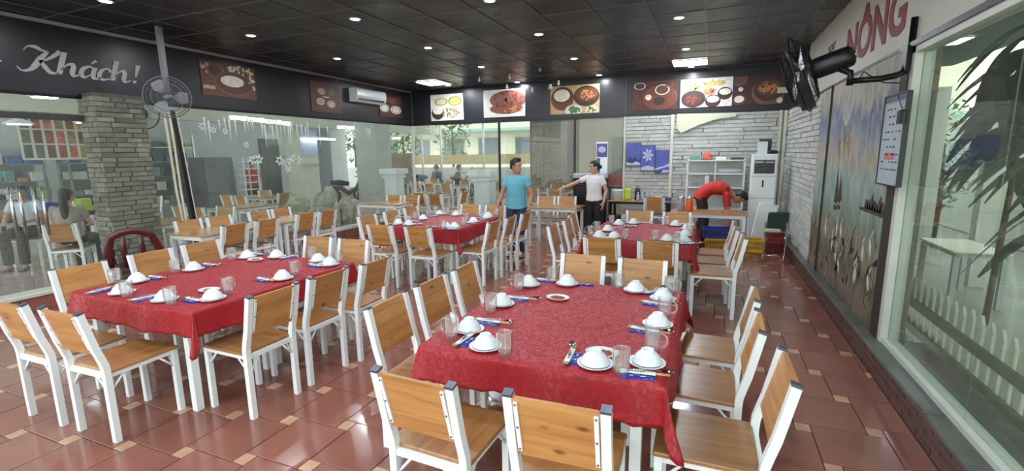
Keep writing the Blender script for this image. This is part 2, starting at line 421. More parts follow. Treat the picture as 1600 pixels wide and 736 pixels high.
# ---- back wall: fascia over glass and white stacked stone
XG = AY(977, 250, YB).x
wb = structure(MB().box(XL-.16, XR+.2, YB, YB+.16, ZF, ZC+.1).box(XG, XR+.2, YB, YB+.16, 0, ZF).box(XL-.1, XG, YB, YB+.14, 0, .06).build('wall_back', [M['frieze'], M['joint_w']]))
for i, p in enumerate(wb.data.polygons): p.material_index = 1 if i >= 6 else 0
structure(MB().box(XL, XR, YB-.02, YB, ZF-.01, ZF+.05).build('trim_4', M['black']))
structure(MB().box(XL, XR, YB-.03, YB, ZC-.05, ZC-.02).build('trim_5', M['black']))
structure(MB().box(AY(978,150,YB).x-.008, AY(978,150,YB).x+.008, YB-.012, YB, ZF, ZC).build('trim_6', M['rail']))
structure(MB().box(XL+.0, XL+.02, YB-.012, YB, ZF, ZC).build('trim_7', M['rail']))
# ---- right wall: stone, mural wall, white fascia over the window
YM = AX(1286, 180, XR).y      # where the stone ends and the mural starts
YW = AX(1404, 292, XR).y      # where the window starts
wr = structure(MB().box(XR, XR+.16, YW, YB+.16, 0, ZF).box(XR, XR+.16, YN, YB+.16, ZF, ZC+.1).box(XR, XR+.3, YN, YW, 0, .2).build('wall_right', [M['joint_w'], M['board_w']]))
for i, p in enumerate(wr.data.polygons): p.material_index = 1 if i >= 6 else 0

def brick_wall(parent, P0, ux, length, z0, z1, hc, lmin, lmax, name, m, nrm, proud=(.012, .035), gapw=.006, shared=10):
    # individual stones laid along ux from P0, standing proud of the wall along nrm
    rnd = random.Random(hash(name+str(length)) % 99 if False else int(length*1000) % 97)
    srcs = {}
    z = z0; cnt = 0
    while z < z1-.01:
        h = min(hc, z1-z); s = -rnd.random()*lmin*.8
        while s < length-.02:
            l = rnd.uniform(lmin, lmax); a = max(s, 0); b = min(s+l, length); s += l
            if b-a < .03: continue
            d = rnd.uniform(*proud)
            Lq = round((b-a)/.02)*.02 if b-a > .1 else b-a
            key = (round(Lq, 3), round(h, 3), rnd.randint(0, 1) if b-a > .1 else 9)
            if key not in srcs:
                bb = MB(); w = b-a-gapw; hh = h-gapw; c = min(.006, hh*.2)
                def pt(u, v, t): return Vector(ux)*u+Vector((0,0,v))+Vector(nrm)*t
                k = rnd.uniform(-.15, .15)*hh
                vs = [pt(0,0,0),pt(w,0,0),pt(w,hh,0),pt(0,hh,0),pt(c,c,1),pt(w-c,c+k*.3,1),pt(w-c,hh-c,1),pt(c,hh-c-k*.3,1),pt(0,0,.7),pt(w,0,.7),pt(w,hh,.7),pt(0,hh,.7)]
                bb.add(vs, [(4,5,6,7),(0,1,9,8),(1,2,10,9),(2,3,11,10),(3,0,8,11),(8,9,5,4),(9,10,6,5),(10,11,7,6),(11,8,4,7)])
                o = bb.build(name, m, parent); srcs[key] = o
            else:
                o = inst(srcs[key], parent, (0,0,0))
            o.location = Vector(P0)+Vector(ux)*a+Vector((0,0,z))
            o.scale = (1 if nrm[0] == 0 else d, 1 if nrm[1] == 0 else d, 1)
            cnt += 1
        z += h
    return cnt
nb1 = brick_wall(wb, (XG, YB, 0), (1,0,0), XR-XG, 0.0, ZF, .078, .32, .62, 'stone', M['stone_w'], (0,-1,0))
nb2 = brick_wall(wr, (XR, YM, .2), (0,1,0), YB-YM-.03, 0, ZF-.2, .078, .32, .66, 'stone', M['stone_w'], (-1,0,0))

# ---- brick column by the glass doors
Y0 = AX(167, 300, -7.0).y; Y1 = AX(243, 300, -7.0).y
wcol = structure(MB().box(-7.3, -6.98, Y0, Y1, 0, ZF+.06).build('trim_8', M['joint_s']))
brick_wall(wcol, (-6.98, Y0, .02), (0,1,0), Y1-Y0, 0, ZF-.0, .062, .13, .26, 'brick', M['stone_s'], (1,0,0), (.008, .022), .005)
brick_wall(wcol, (-7.3, Y0, .02), (1,0,0), .335, 0, ZF-.0, .062, .12, .22, 'brick', M['stone_s'], (0,-1,0), (.008, .022), .005)

# ---- right ledge of brown brick with a weathered stone top
led = structure(MB().box(1.235, XR+.02, YN, YB-.02, 0, .185).build('trim_9', M['joint_d']))
structure(MB().cbox(1.215, XR+.3, YN, YW+.02, .185, .215, .008).build('trim_10', M['marble']))
structure(MB().cbox(1.215, XR+.004, YW+.021, YB-.03, .185, .212, .008).build('trim_11', M['marble']))
k = 0; src = None
for r in range(3):
    y = 1.6 + (.11 if r % 2 else 0)
    while y < YB-.3:
        if src is None: src = MB().cbox(-.005, 0, 0, .211, 0, .051, .002).build('brick', M['brick_d'], led); src.location = (1.235, y, .006+r*.06)
        else: inst(src, led, (1.235+random.uniform(-.001,.001), y, .006+r*.06))
        y += .22; k += 1

# ---- mural of three boards
def mural_mat():
    m, nt, P, O = nodemat('painted_mural'); N = nt.nodes; L = nt.links
    t = N.new('ShaderNodeNewGeometry'); sx = N.new('ShaderNodeSeparateXYZ')
    nz = N.new('ShaderNodeTexNoise'); nz.inputs['Scale'].default_value = 2.3; nz.inputs['Detail'].default_value = 6; nz.inputs['Distortion'].default_value = .8
    mp = N.new('ShaderNodeMapping'); mp.inputs['Scale'].default_value = (1, 1.6, .8); L.new(t.outputs['Position'], mp.inputs[0]); L.new(mp.outputs[0], nz.inputs['Vector'])
    L.new(t.outputs['Position'], sx.inputs[0])
    a = N.new('ShaderNodeMath'); a.operation = 'MULTIPLY_ADD'; a.inputs[1].default_value = .9; L.new(nz.outputs[0], a.inputs[0]); L.new(sx.outputs['Z'], a.inputs[2])
    mr = N.new('ShaderNodeMapRange'); mr.inputs[1].default_value = .55; mr.inputs[2].default_value = 3.0; L.new(a.outputs[0], mr.inputs[0])
    r = N.new('ShaderNodeValToRGB'); e = r.color_ramp.elements
    e[0].position = 0; e[0].color = srgb(82, 74, 60); e[1].position = 1; e[1].color = srgb(176, 172, 158)
    for p, c in ((.1,(128,112,96)),(.2,(92,90,76)),(.28,(138,128,108)),(.36,(122,130,116)),(.45,(132,154,148)),(.55,(148,168,164)),(.64,(172,164,146)),(.72,(146,154,162)),(.8,(104,122,154)),(.87,(170,168,158))):
        q = e.new(p); q.color = srgb(*c)
    L.new(mr.outputs[0], r.inputs[0])
    n2 = N.new('ShaderNodeTexNoise'); n2.inputs['Scale'].default_value = 7; n2.inputs['Detail'].default_value = 8; L.new(mp.outputs[0], n2.inputs['Vector'])
    m2 = N.new('ShaderNodeMapRange'); m2.inputs[1].default_value = .3; m2.inputs[2].default_value = .7; m2.inputs[3].default_value = .72; m2.inputs[4].default_value = 1.2; L.new(n2.outputs[0], m2.inputs[0])
    v = N.new('ShaderNodeVectorMath'); v.operation = 'SCALE'; L.new(r.outputs[0], v.inputs[0]); L.new(m2.outputs[0], v.inputs['Scale'])
    L.new(v.outputs[0], P.inputs['Base Color']); P.inputs['Roughness'].default_value = .6
    return m
M['mural'] = mural_mat()
ym = [YM-.02, AX(1304.6, 158, XR).y, AX(1371, 140, XR).y, AX(1398, 250, XR).y]
mur = thing('mural', 'faded landscape mural painted on tall boards on the right wall', 'mural', (XR, ym[1], .215))
M['p_white'] = mat('mural_white', (206,206,196), .7); M['p_dark'] = mat('mural_umber', (70,58,48), .7, var=.3)
M['p_green'] = mat('mural_green', (74,88,60), .7, var=.3, vscale=20); M['p_ochre'] = mat('mural_ochre', (150,134,84), .7, var=.2)
M['p_blue'] = mat('mural_blue', (84,112,160), .7, var=.2)
for a, b in zip(ym[:-1], ym[1:]):
    o = MB().box(-.022, 0, b-ym[1]+.006, a-ym[1]-.006, 0, ZF-.22).build('panel', M['mural'], mur)
def flat_on_mural(name, m, polys):
    b = MB()
    for P in polys:
        vs = [(-.0235, p[0]-ym[1], p[1]-.215) for p in P]; b.add(vs, [tuple(range(len(vs)))])
    o = b.build(name, m, mur); o['kind'] = 'stuff'; return o
def leafp(y, z, l, w, ang):
    c, s = math.cos(ang), math.sin(ang)
    return [(y, z), (y+l*.5*c-w*s, z+l*.5*s+w*c), (y+l*c, z+l*s), (y+l*.5*c+w*s, z+l*.5*s-w*c)]
ya, yb = ym[2], ym[1]
birds = []
for (y, z, s) in ((ya+(yb-ya)*.55, 1.95, .16), (ya+(yb-ya)*.62, 1.72, .14), (ya+(yb-ya)*.5, 1.78, .1)):
    birds += [leafp(y, z, s, s*.14, 1.1), leafp(y, z, s, s*.14, 2.3), leafp(y, z-.02, s*.7, s*.12, 1.7), leafp(y, z+.01, s*.4, s*.1, -1.2)]
flat_on_mural('painted_birds', M['p_white'], birds)
sh = []
for (y, z, s) in ((ya+.95, 1.12, .34), (ya+.8, 1.14, .28)):
    sh += [[(y-.02, z), (y+.16*s*2, z+.03), (y+.05, z+s*1.3)], [(y, z+.02), (y-.14*s*2, z+.05), (y+.02, z+s)], [(y-.2*s, z-.01), (y+.3*s, z-.01), (y+.24*s, z-.06), (y-.14*s, z-.06)]]
flat_on_mural('painted_ship', M['p_dark'], sh)
rnd = random.Random(4); reeds = []; dk = []
for k in range(46):
    y = rnd.uniform(ym[3], ym[0]); z = rnd.uniform(.3, .95); reeds.append(leafp(y, z, rnd.uniform(.06, .26), rnd.uniform(.006,.016), PI/2+rnd.uniform(-1.1, 1.1)))
for k in range(26):
    y = rnd.uniform(ym[3], ym[0]); z = rnd.uniform(.25, .75); dk.append(leafp(y, z, rnd.uniform(.12, .3), .03, rnd.uniform(0, 3)))
flat_on_mural('painted_reeds', M['p_green'], reeds); flat_on_mural('painted_rocks', M['p_dark'], dk)
isl = []
for k in range(7):
    y = ym[3]+.08+k*.07; isl.append([(y-.06, 1.2), (y-.03, 1.2+.1+.06*math.sin(k*2)), (y+.03, 1.22+.07), (y+.07, 1.2)])
isl.append([(ym[3], 1.17), (ym[3]+.7, 1.17), (ym[3]+.7, 1.2), (ym[3], 1.205)])
flat_on_mural('painted_island', M['p_dark'], isl)
eg = []
for k in range(12):
    y = rnd.uniform(ym[3]+.1, ym[1]-.1); z = rnd.uniform(.35, .8); eg += [leafp(y, z, .2, .035, 1.3+rnd.uniform(-.3,.3)), leafp(y+.05, z+.17, .1, .012, 2.2)]
flat_on_mural('painted_egrets', M['p_white'], eg)
flat_on_mural('painted_clouds', M['p_ochre'], [leafp(ya+.6+.2*k, 1.6+.1*math.sin(k*3), .4, .06, 1.2) for k in range(3)])
structure(MB().box(XR-.03, XR, YW+.0, ym[3], .215, ZF).build('trim_12', mat('dark_brown_jamb', (52,44,40), .6)))
structure(MB().box(XR-.045, XR, ym[1]-.006, ym[1]+.006, .215, ZF).build('trim_13', M['p_dark']))
structure(MB().box(XR-.03, XR, YN, YB, ZF-.012, ZF+.012).build('trim_14', M['black']))

# ---- window on the right
w1 = structure(MB().box(XR-.02, XR+.1, YW-.07, YW, .215, ZF-.015).box(XR-.01, XR+.09, YN, YW-.07, .215, .25).box(XR-.02, XR+.08, YN, YW, ZF-.075, ZF-.015).build('window_1', mat('white_window_frame', (196,202,194), .45, var=.08, vscale=4)))
yj = AX(1580, 120, XR).y
MB().box(XR+.03, XR+.038, yj+.004, YW-.07, .25, ZF-.075).build('pane', M['pane_r'], w1)
MB().box(XR+.03, XR+.038, YN, yj-.004, .25, ZF-.075).build('pane', M['pane_r'], w1)
MB().box(XR-.035, XR-.012, YN, YW+.2, ZF-.03, ZF+.01).build('top_rail', M['blackm'], w1)

# ---- windows of the left and back walls
w2 = structure(MB().box(XL-.03, XL+.03, YB-.06, YB, .2, ZF).box(XL-.03, XL+.02, Y1+.02, Y1+.05, .2, ZF).box(XL-.02, XL+.02, Y1, YB, .2, .225).build('window_2', M['board_w']))
js = [Y1+.05, AX(438, 260, XL).y, AX(545, 260, XL).y, YB-.06]
for a, b in zip(js[:-1], js[1:]): MB().box(XL-.006, XL+.004, a+.004, b-.004, .225, ZF-.015).build('pane', M['pane'], w2)
xd = [AY(p, 240, YB).x for p in (780.5, 898)]
w3 = structure(MB().box(XL+.03, XG, YB-.02, YB+.03, .06, .085).box(XG-.045, XG, YB-.03, YB+.04, .06, ZF).build('window_3', M['board_w']))
for x in xd: MB().box(x-.02, x+.02, YB-.025, YB+.03, .085, ZF-.01).build('mullion', M['black'], w3)
xe = [XL+.06, xd[0], xd[1], XG-.045]
for a, b in zip(xe[:-1], xe[1:]): MB().box(a+.022, b-.022, YB, YB+.01, .085, ZF-.01).build('pane', M['pane'], w3)
# ---- glass doors at the left
d1 = structure(MB().box(XL-.03, XL+.02, YN, Y0, 2.2, 2.27).build('door_1', mat('door_head_bar', (70,72,74), .4, metal=.4)))
ydd = [YN, AX(40, 380, XL).y, Y0-.01]
for a, b in zip(ydd[:-1], ydd[1:]):
    p = MB().box(XL-.006, XL+.006, a+.006, b-.006, .21, 2.2).build('door_leaf', M['pane'], d1)
    MB().box(XL-.006, XL+.006, a+.006, b-.006, 2.27, ZF-.01).build('transom_pane', M['pane'], d1)
for px in (26, 62):
    for k, dx in ((0, -9), (1, 5)):
        a = AX(px+dx-2, 292, XL+.05+.0*k); b = AX(px+dx+9, 366, XL+.05)
        y = (a.y+b.y)/2
        h = MB().tube([(XL+.05, y, a.z), (XL+.05, y, b.z)], .016, 10).tube([(XL, y, a.z-.08), (XL+.05, y, a.z-.08)], .008, 6).tube([(XL, y, b.z+.08), (XL+.05, y, b.z+.08)], .008, 6).build('door_handle', M['steel'], d1)
print('stones', nb1, nb2, 'bricks', k)
# ================================================================ CHAIRS AND TABLES
def rear_path(x, z1=.855):
    return [(x,-.2,0), (x,-.2,.25), (x,-.2,.46), (x,-.203,.50), (x,-.216,.55), (x,-.236,.62), (x,-.285,z1)]
def make_chair(label, group):
    t = thing('dining_chair', label, 'chair', group=group)
    # seat board, overhanging the frame a little
    b = MB().cbox(-.2, .2, -.19, .225, .448, .466, .006); b.build('seat', M['wood_seat'], t)
    # back board leaning between the posts
    n = (.088/.25)
    def by(z): return -.225-(z-.585)*.255
    bb = MB(); z0, z1, th = .575, .848, .009
    vs = []
    for (x, z) in ((-.163,z0),(.163,z0),(.163,z1-.004),(.155,z1),(-.155,z1),(-.163,z1-.004)):
        vs += [(x, by(z)-th, z), (x, by(z)+th, z)]
    N = 6; fs = [tuple(range(0, 12, 2)), tuple(range(11, 0, -2))]
    for k in range(N): fs.append((2*k+1, 2*k, (2*k+2) % 12, (2*k+3) % 12)[::-1])
    bb.add(vs, fs); bk = bb.build('backrest', M['wood_back'], t)
    for s in (-1, 1):
        # mounting strip screwed on the rear face of the board
        st = MB().sq([(s*.150, by(.6)-.013, .6), (s*.150, by(.83)-.013, .83)], .016, .008)
        st.build('bracket', M['white'], bk)
        sc = MB()
        for z in (.61, .715, .82): sc.tube([(s*.150, by(z)-.016, z), (s*.150, by(z)-.0195, z)], .0045, 8)
        sc.build('screws', M['dark_cap'], bk)['kind'] = 'stuff'
    for s in (-1, 1):
        l = MB().sq(rear_path(s*.182), .036, .036).build('leg', M['white'], t)
        MB().sq([(s*.182, -.2835, .850), (s*.182, -.2865, .861)], .0375, .0375).build('cap', M['dark_cap'], l)
        MB().sq([(s*.178, .2, 0), (s*.178, .2, .448)], .034, .034).build('leg', M['white'], t)
    f = MB().box(-.165, .165, .19, .212, .418, .448).box(-.165, .165, -.212, -.19, .418, .448)
    for s in (-1, 1): f.box(s*.178-.011, s*.178+.011, -.185, .185, .418, .448)
    f.build('seat_frame', M['white'], t)
    for s in (-1, 1):
        MB().tube([(s*.178, .188, .33), (s*.178, .10, .425)], .0075, 6).build('brace', M['white'], t)
        MB().tube([(s*.178, -.186, .33), (s*.178, -.10, .425)], .0075, 6).build('brace', M['white'], t)
        MB().tube([(s*.165, .2, .33), (s*.085, .2, .425)], .0075, 6).build('brace', M['white'], t)
        MB().tube([(s*.165, -.2, .33), (s*.085, -.2, .425)], .0075, 6).build('brace', M['white'], t)
    return t
CH0 = None
def chair(label, group, mx, my, face, jit=None):
    """mx, my: middle of the top of the back; face: the way the sitter looks, radians from +y"""
    global CH0
    f = face + (random.uniform(-.04, .04) if jit is None else jit)
    # local +y is the sitter's forward; the back top is at local y -.285
    ox = mx + (-math.sin(f))*.285; oy = my + math.cos(f)*.285
    if CH0 is None:
        CH0 = make_chair(label, group); CH0.location = (ox, oy, 0); CH0.rotation_euler = (0, 0, f); snapshot(CH0); return CH0
    return dup(CH0, label, (ox, oy, 0), f, group)
FN, FL, FR, FF = 0.0, -PI/2, PI/2, PI     # near (faces +y), left (faces +x), right (faces -x), far (faces -y)
TN = dict(A='front right red table', B='front left red table', C='rear left red table', D='rear right red table')
CHAIRS = [
 ('A','near end, left',-1.06,1.47,FN),('A','near end, right',-.47,1.50,FN),
 ('A','left side, nearest',-1.80,2.28,FL),('A','left side, middle',-1.80,2.78,FL),('A','left side, farthest',-1.79,3.26,FL),
 ('A','right side, nearest',.34,2.12,FR),('A','right side, middle',.28,2.66,FR),('A','right side, farthest',.30,3.20,FR),
 ('A','far end, left',-.99,3.97,FF),('A','far end, right',-.48,3.94,FF),
 ('B','near end, left',-4.05,1.41,FN),('B','near end, right',-3.50,1.43,FN),
 ('B','right side, nearest',-2.66,2.20,FR),('B','right side, middle',-2.66,2.70,FR),('B','right side, farthest',-2.60,3.19,FR),
 ('B','left side, nearest',-4.88,2.17,FL),('B','left side, middle',-4.95,2.77,FL),('B','left side, farthest',-4.98,3.28,FL),
 ('B','far end, left',-3.99,3.95,FF),('B','far end, right',-3.48,3.93,FF),
 ('C','near end, left',-3.93,4.92,FN),('C','near end, right',-3.34,4.91,FN),
 ('C','right side, nearest',-2.62,5.65,FR),('C','right side, middle',-2.58,6.13,FR),('C','right side, farthest',-2.53,6.61,FR),
 ('C','left side, nearest',-4.74,5.65,FL),('C','left side, middle',-4.74,6.25,FL),('C','left side, farthest',-4.75,6.80,FL),
 ('C','far end, left',-3.92,7.47,FF),('C','far end, right',-3.42,7.45,FF),
 ('D','near end, left',-1.02,4.86,FN),('D','near end, right',-.45,4.82,FN),
 ('D','left side, nearest',-1.80,5.60,FL),('D','left side, middle',-1.76,6.12,FL),('D','left side, farthest',-1.84,6.67,FL),
 ('D','right side, nearest',.36,5.38,FR),('D','right side, middle',.31,5.93,FR),('D','right side, farthest',.31,6.42,FR),
 ('D','far end, left',-.96,7.30,FF),('D','far end, right',-.42,7.26,FF)]
GC = 'white framed wooden dining chairs around the red tables'
def wlabel(pl, t): return f'white wooden dining chair, {pl}, at the {TN[t]}'
for t, pl, x, y, f in CHAIRS: chair(wlabel(pl, t), GC, x, y, f)

def make_table(name, label, w, l, group, top=None, frame=None, inset=(0,0)):
    t = thing(name, label, 'table', group=group); tp = top or M['wood_top']; fr = frame or M['white']
    MB().cbox(-w/2, w/2, -l/2, l/2, .722, .742, .006).build('tabletop', tp, t)
    MB().box(-w/2+.03, w/2-.03, -l/2+.02, -l/2+.045, .672, .722).box(-w/2+.03, w/2-.03, l/2-.045, l/2-.02, .672, .722).box(-w/2+.02, -w/2+.045, -l/2+.045, l/2-.045, .672, .722).box(w/2-.045, w/2-.02, -l/2+.045, l/2-.045, .672, .722).build('frame', fr, t)
    for sx in (-1, 1):
        for sy in (-1, 1):
            lx = sx*(w/2-.045-inset[0 if sy < 0 else 1]); ly = sy*(l/2-.045)
            MB().sq([(lx, ly, 0), (lx, ly, .68)], .05, .05).build('leg', fr, t)
    return t
TC = dict(A=(-.745,2.70,1.22,1.46), B=(-3.74,2.66,1.36,1.50), C=(-3.66,6.12,1.16,1.34), D=(-.745,6.02,1.20,1.36))
TT0 = {}
for k, (cx, cy, w, l) in TC.items():
    for s, nm in ((-1, 'near'), (1, 'far')):
        t = make_table('dining_table', f'white-legged wooden table under the {nm} half of the cloth, {TN[k]}', w-.02, l/2-.01, 'tables under the red cloths', inset=((.10 if k == 'B' else .06),.2) if s < 0 else (.2,(.10 if k == 'B' else .06)))
        t.location = (cx, cy+s*l/4, 0)

# ---- red tablecloths
def tablecloth(key, cx, cy, w, l, drop, seed, corner=1.0):
    rnd = random.Random(seed); z0 = .7455
    nx, ny, nd, nc = 40, 48, 9, 9
    hw, hl = w/2+.006, l/2+.006
    ph = [rnd.uniform(0, 6.28) for _ in range(8)]
    def side(s, q, L):   # ripple outward on a side at arc position q (m) and drop s (0..1)
        return s*(.018+.016*math.sin(q*7+ph[0])+.011*math.sin(q*15+ph[1]) + .006*math.sin(q*33+ph[2]))
    # outline of the top: arc parameter around the rectangle
    b = MB(); V = {}; vs = []; uv = []
    def put(p, u): vs.append(p); uv.append(u); return len(vs)-1
    fs = []
    g = [[put((cx-hw+2*hw*i/nx, cy-hl+2*hl*j/ny, z0+.0012*math.sin(i*1.3+ph[3])*math.sin(j*.9)), (-hw+2*hw*i/nx, -hl+2*hl*j/ny)) for j in range(ny+1)] for i in range(nx+1)]
    for i in range(nx):
        for j in range(ny): fs.append((g[i][j], g[i+1][j], g[i+1][j+1], g[i][j+1]))
    # boundary list going round counter-clockwise with outward directions
    ring = []
    def dropn(q): return drop*(1+.03*math.sin(q*3+ph[4]))
    for i in range(0, nx+1): ring.append((g[i][0], (0,-1), i/nx*2*hw, None))
    for j in range(0, ny+1): ring.append((g[nx][j], (1,0), 2*hw+j/ny*2*hl, None))
    for i in range(nx, -1, -1): ring.append((g[i][ny], (0,1), 2*hw+2*hl+(nx-i)/nx*2*hw, None))
    for j in range(ny, -1, -1): ring.append((g[0][j], (-1,0), 4*hw+2*hl+(ny-j)/ny*2*hl, None))
    # expand corners
    cols = []
    n = len(ring)
    for k in range(n):
        a = ring[k]; nxt = ring[(k+1) % n]
        cols.append((a[0], a[1], a[2], 0.0))
        if nxt[1] != a[1]:   # same corner point, next side: add fan columns
            for c in range(1, nc):
                th = PI/2*c/nc
                d = (a[1][0]*math.cos(th)+nxt[1][0]*math.sin(th), a[1][1]*math.cos(th)+nxt[1][1]*math.sin(th))
                cols.append((a[0], d, a[2], th))
    rows = []
    for (vi, d, q, th) in cols:
        p0 = Vector(vs[vi]); u0 = uv[vi]; col = [vi]
        f = math.sin(2*th)
        Ld = dropn(q)*(1/max(math.cos(th), math.sin(th)) if th else 1)
        Ld = dropn(q)*(1+(corner*.62)*f**1.4)
        hem = .008*abs(math.sin(q*34)) if th == 0 else .006*abs(math.sin(th*12))
        for r in range(1, nd+1):
            s = r/nd; dr = (Ld-hem)*s if r == nd else Ld*s
            out = .004+side(s, q, w)*(1-f)+f*(.03+.07*s+.02*math.sin(th*8+ph[5]))*s**.8
            rd = .008
            z = z0-dr-(0 if r > 1 else -.0)
            p = (p0.x+d[0]*out, p0.y+d[1]*out, z)
            col.append(put(p, (u0[0]+d[0]*dr, u0[1]+d[1]*dr)))
        rows.append(col)
    n = len(rows)
    for k in range(n):
        A, B = rows[k], rows[(k+1) % n]
        for r in range(nd):
            if A[r] == B[r]: fs.append((A[r], A[r+1], B[r+1]))
            else: fs.append((A[r], A[r+1], B[r+1], B[r]))
    me = bpy.data.meshes.new('tablecloth'); me.from_pydata(vs, [], fs); me.materials.append(M['cloth'])
    me.polygons.foreach_set('use_smooth', [True]*len(fs))
    ul = me.uv_layers.new(name='UVMap')
    for lp in me.loops: ul.data[lp.index].uv = uv[lp.vertex_index]
    me.update()
    o = bpy.data.objects.new('tablecloth', me); COL.objects.link(o)
    sd = o.modifiers.new('thickness', 'SOLIDIFY'); sd.thickness = .0016; sd.offset = 1
    tag(o, f'red damask tablecloth with scalloped hem on the {TN[key]}', 'tablecloth', 'red damask tablecloths')
for i, (k, (cx, cy, w, l)) in enumerate(TC.items()): tablecloth(k, cx, cy, w, l, (.185, .185, .20, .19)[i], 3+i)

# ================================================================ TABLEWARE
ZT = .7478
GR = {}
def bowl_mb():
    # bowl upside down: foot ring on top, curving to the rim
    p = [(.024,.054),(.0265,.0605),(.029,.0605),(.031,.053),(.040,.046),(.052,.034),(.061,.018),(.0665,.004),(.068,.0),(.0655,.0),(.059,.014),(.049,.029),(.036,.041),(.02,.048),(.0001,.050)]
    q = [(.0001,.0545),(.022,.0545)]+p[0:]
    return MB().lathe(q, 28)
def saucer_mb(): return MB().lathe([(.0001,.0),(.045,.0),(.048,.003),(.070,.009),(.0835,.014),(.085,.0165),(.082,.0165),(.068,.0125),(.045,.0075),(.0001,.0065)], 32)
def mug_root(label, handle=True):
    t = thing('glass_mug' if handle else 'drinking_glass', label, 'glass', group='pressed glass mugs and tumblers')
    fac = lambda a, j: (.055*math.cos(10*a) if 2 <= j <= 7 else 0)
    MB().lathe([(.0001,0),(.030,0),(.0335,.004),(.035,.02),(.0385,.05),(.0395,.08),(.0385,.095),(.0385,.118),(.0395,.122),(.037,.1225),(.0355,.116),(.0355,.08),(.034,.05),(.031,.022),(.028,.016),(.0001,.014)], 40, ripple=fac).build('body', M['glass'], t)
    if handle:
        pts = [(.037,0,.098), (.052,0,.102), (.068,0,.09), (.073,0,.065), (.066,0,.04), (.052,0,.028), (.037,0,.032)]
        MB().tube(pts, .007, 8).build('handle', M['glass'], t)
    return t
M['sleeve'] = mat('white_paper_sleeve', (225,228,222), .6); M['sleeve_g'] = mat('green_paper', (126,160,110), .6); M['ink'] = mat('dark_ink', (70,70,80), .6); M['ink_r'] = mat('red_ink', (180,60,60), .6)
M['bamboo'] = mat('bamboo', (206,160,96), .5); M['bluepack'] = mat('blue_wrapper', (28,44,138), .25, coat=.5, bump=.3, bscale=40); M['packprint'] = mat('wrapper_print', (190,200,226), .35)
def chop_root(label):
    t = thing('chopstick_sleeve', label, 'chopsticks', group='chopsticks in paper sleeves')
    MB().cbox(-.095, .075, -.013, .013, 0, .006, .002).build('sleeve', M['sleeve'], t)
    MB().box(-.0955, -.078, -.0134, .0134, .0001, .0064).build('green_end', M['sleeve_g'], t)
    b = MB()
    for s in (-1, 1): b.tube([(.07, s*.005, .003), (.135, s*.006, .003)], .003, 6)
    b.build('chopsticks', M['bamboo'], t)
    b = MB()
    for k in range(6): b.box(-.045+.013*k, -.036+.013*k, -.004, .004, .006, .0064)
    b.build('print', M['ink'], t)
    return t
def pack_root(label):
    t = thing('wet_towel_packet', label, 'napkin', group='blue wet towel packets')
    vs = []; nx, ny = 10, 6
    b = MB()
    def h(i, j): return .003+.006*math.sin(PI*i/nx)**.5*math.sin(PI*j/ny)**.5+.0008*math.sin(i*2.3+j)
    top = [[(-.075+.15*i/nx, -.03+.06*j/ny, h(i, j) if 0 < i < nx and 0 < j < ny else .0015) for j in range(ny+1)] for i in range(nx+1)]
    fl = [p for r in top for p in r]; n0 = len(fl)
    fs = [(i*(ny+1)+j, (i+1)*(ny+1)+j, (i+1)*(ny+1)+j+1, i*(ny+1)+j+1) for i in range(nx) for j in range(ny)]
    fl += [(-.075,-.03,0),(.075,-.03,0),(.075,.03,0),(-.075,.03,0)]
    fs += [(n0,n0+3,n0+2,n0+1),(n0,n0+1,nx*(ny+1),0),(n0+1,n0+2,nx*(ny+1)+ny,nx*(ny+1)),(n0+2,n0+3,ny,nx*(ny+1)+ny),(n0+3,n0,0,ny)]
    b.add(fl, fs, False); b.build('wrapper', M['bluepack'], t)
    b = MB()
    for (x, y, w) in ((-.05,.012,.03), (-.01,.014,.022), (.03,.01,.026), (-.03,-.012,.02), (.02,-.014,.03)): b.ell((x, y, .0098), (w/2, .0045, .0009), 8, 4)
    b.build('print', M['packprint'], t)
    return t
def spoon_root(label):
    t = thing('soup_spoon', label, 'spoon', group='steel soup spoons')
    b = MB()
    n = 14; V = []; F = []
    # bowl, a shallow dish
    for j in range(5):
        for k in range(n):
            a = 2*PI*k/n; r = j/4
            V.append((.095+.03*r*math.cos(a), .019*r*math.sin(a), -.007*(1-r*r)+.008))
    for j in range(4):
        for k in range(n): F.append((j*n+k, (j+1)*n+k, (j+1)*n+(k+1) % n, j*n+(k+1) % n))
    b.add(V, F, True); b.build('bowl', M['chrome'], t)
    b = MB().tube([(.067,0,.0085), (.04,0,.0125), (0,0,.0125), (-.05,0,.0105), (-.062,0,.010)], [.004,.0035,.0045,.0065,.004], 8, sy=1, sx=.3, ref=(0,0,1)); b.build('stem', M['chrome'], t)
    return t
protos = {}
def ware(kind, maker, label, loc, rz):
    if kind not in protos:
        r = maker(label); r.location = loc; r.rotation_euler = (0, 0, rz); protos[kind] = r; snapshot(r); return r
    return dup(protos[kind], label, loc, rz)
def single(kind, mbf, m, label, cat, group, loc, rz=0):
    if kind not in protos:
        o = mbf().build(kind, m); protos[kind] = o
    else:
        o = protos[kind].copy(); COL.objects.link(o)
    o.location = loc; o.rotation_euler = (0, 0, rz)
    return tag(o, label, cat, group)
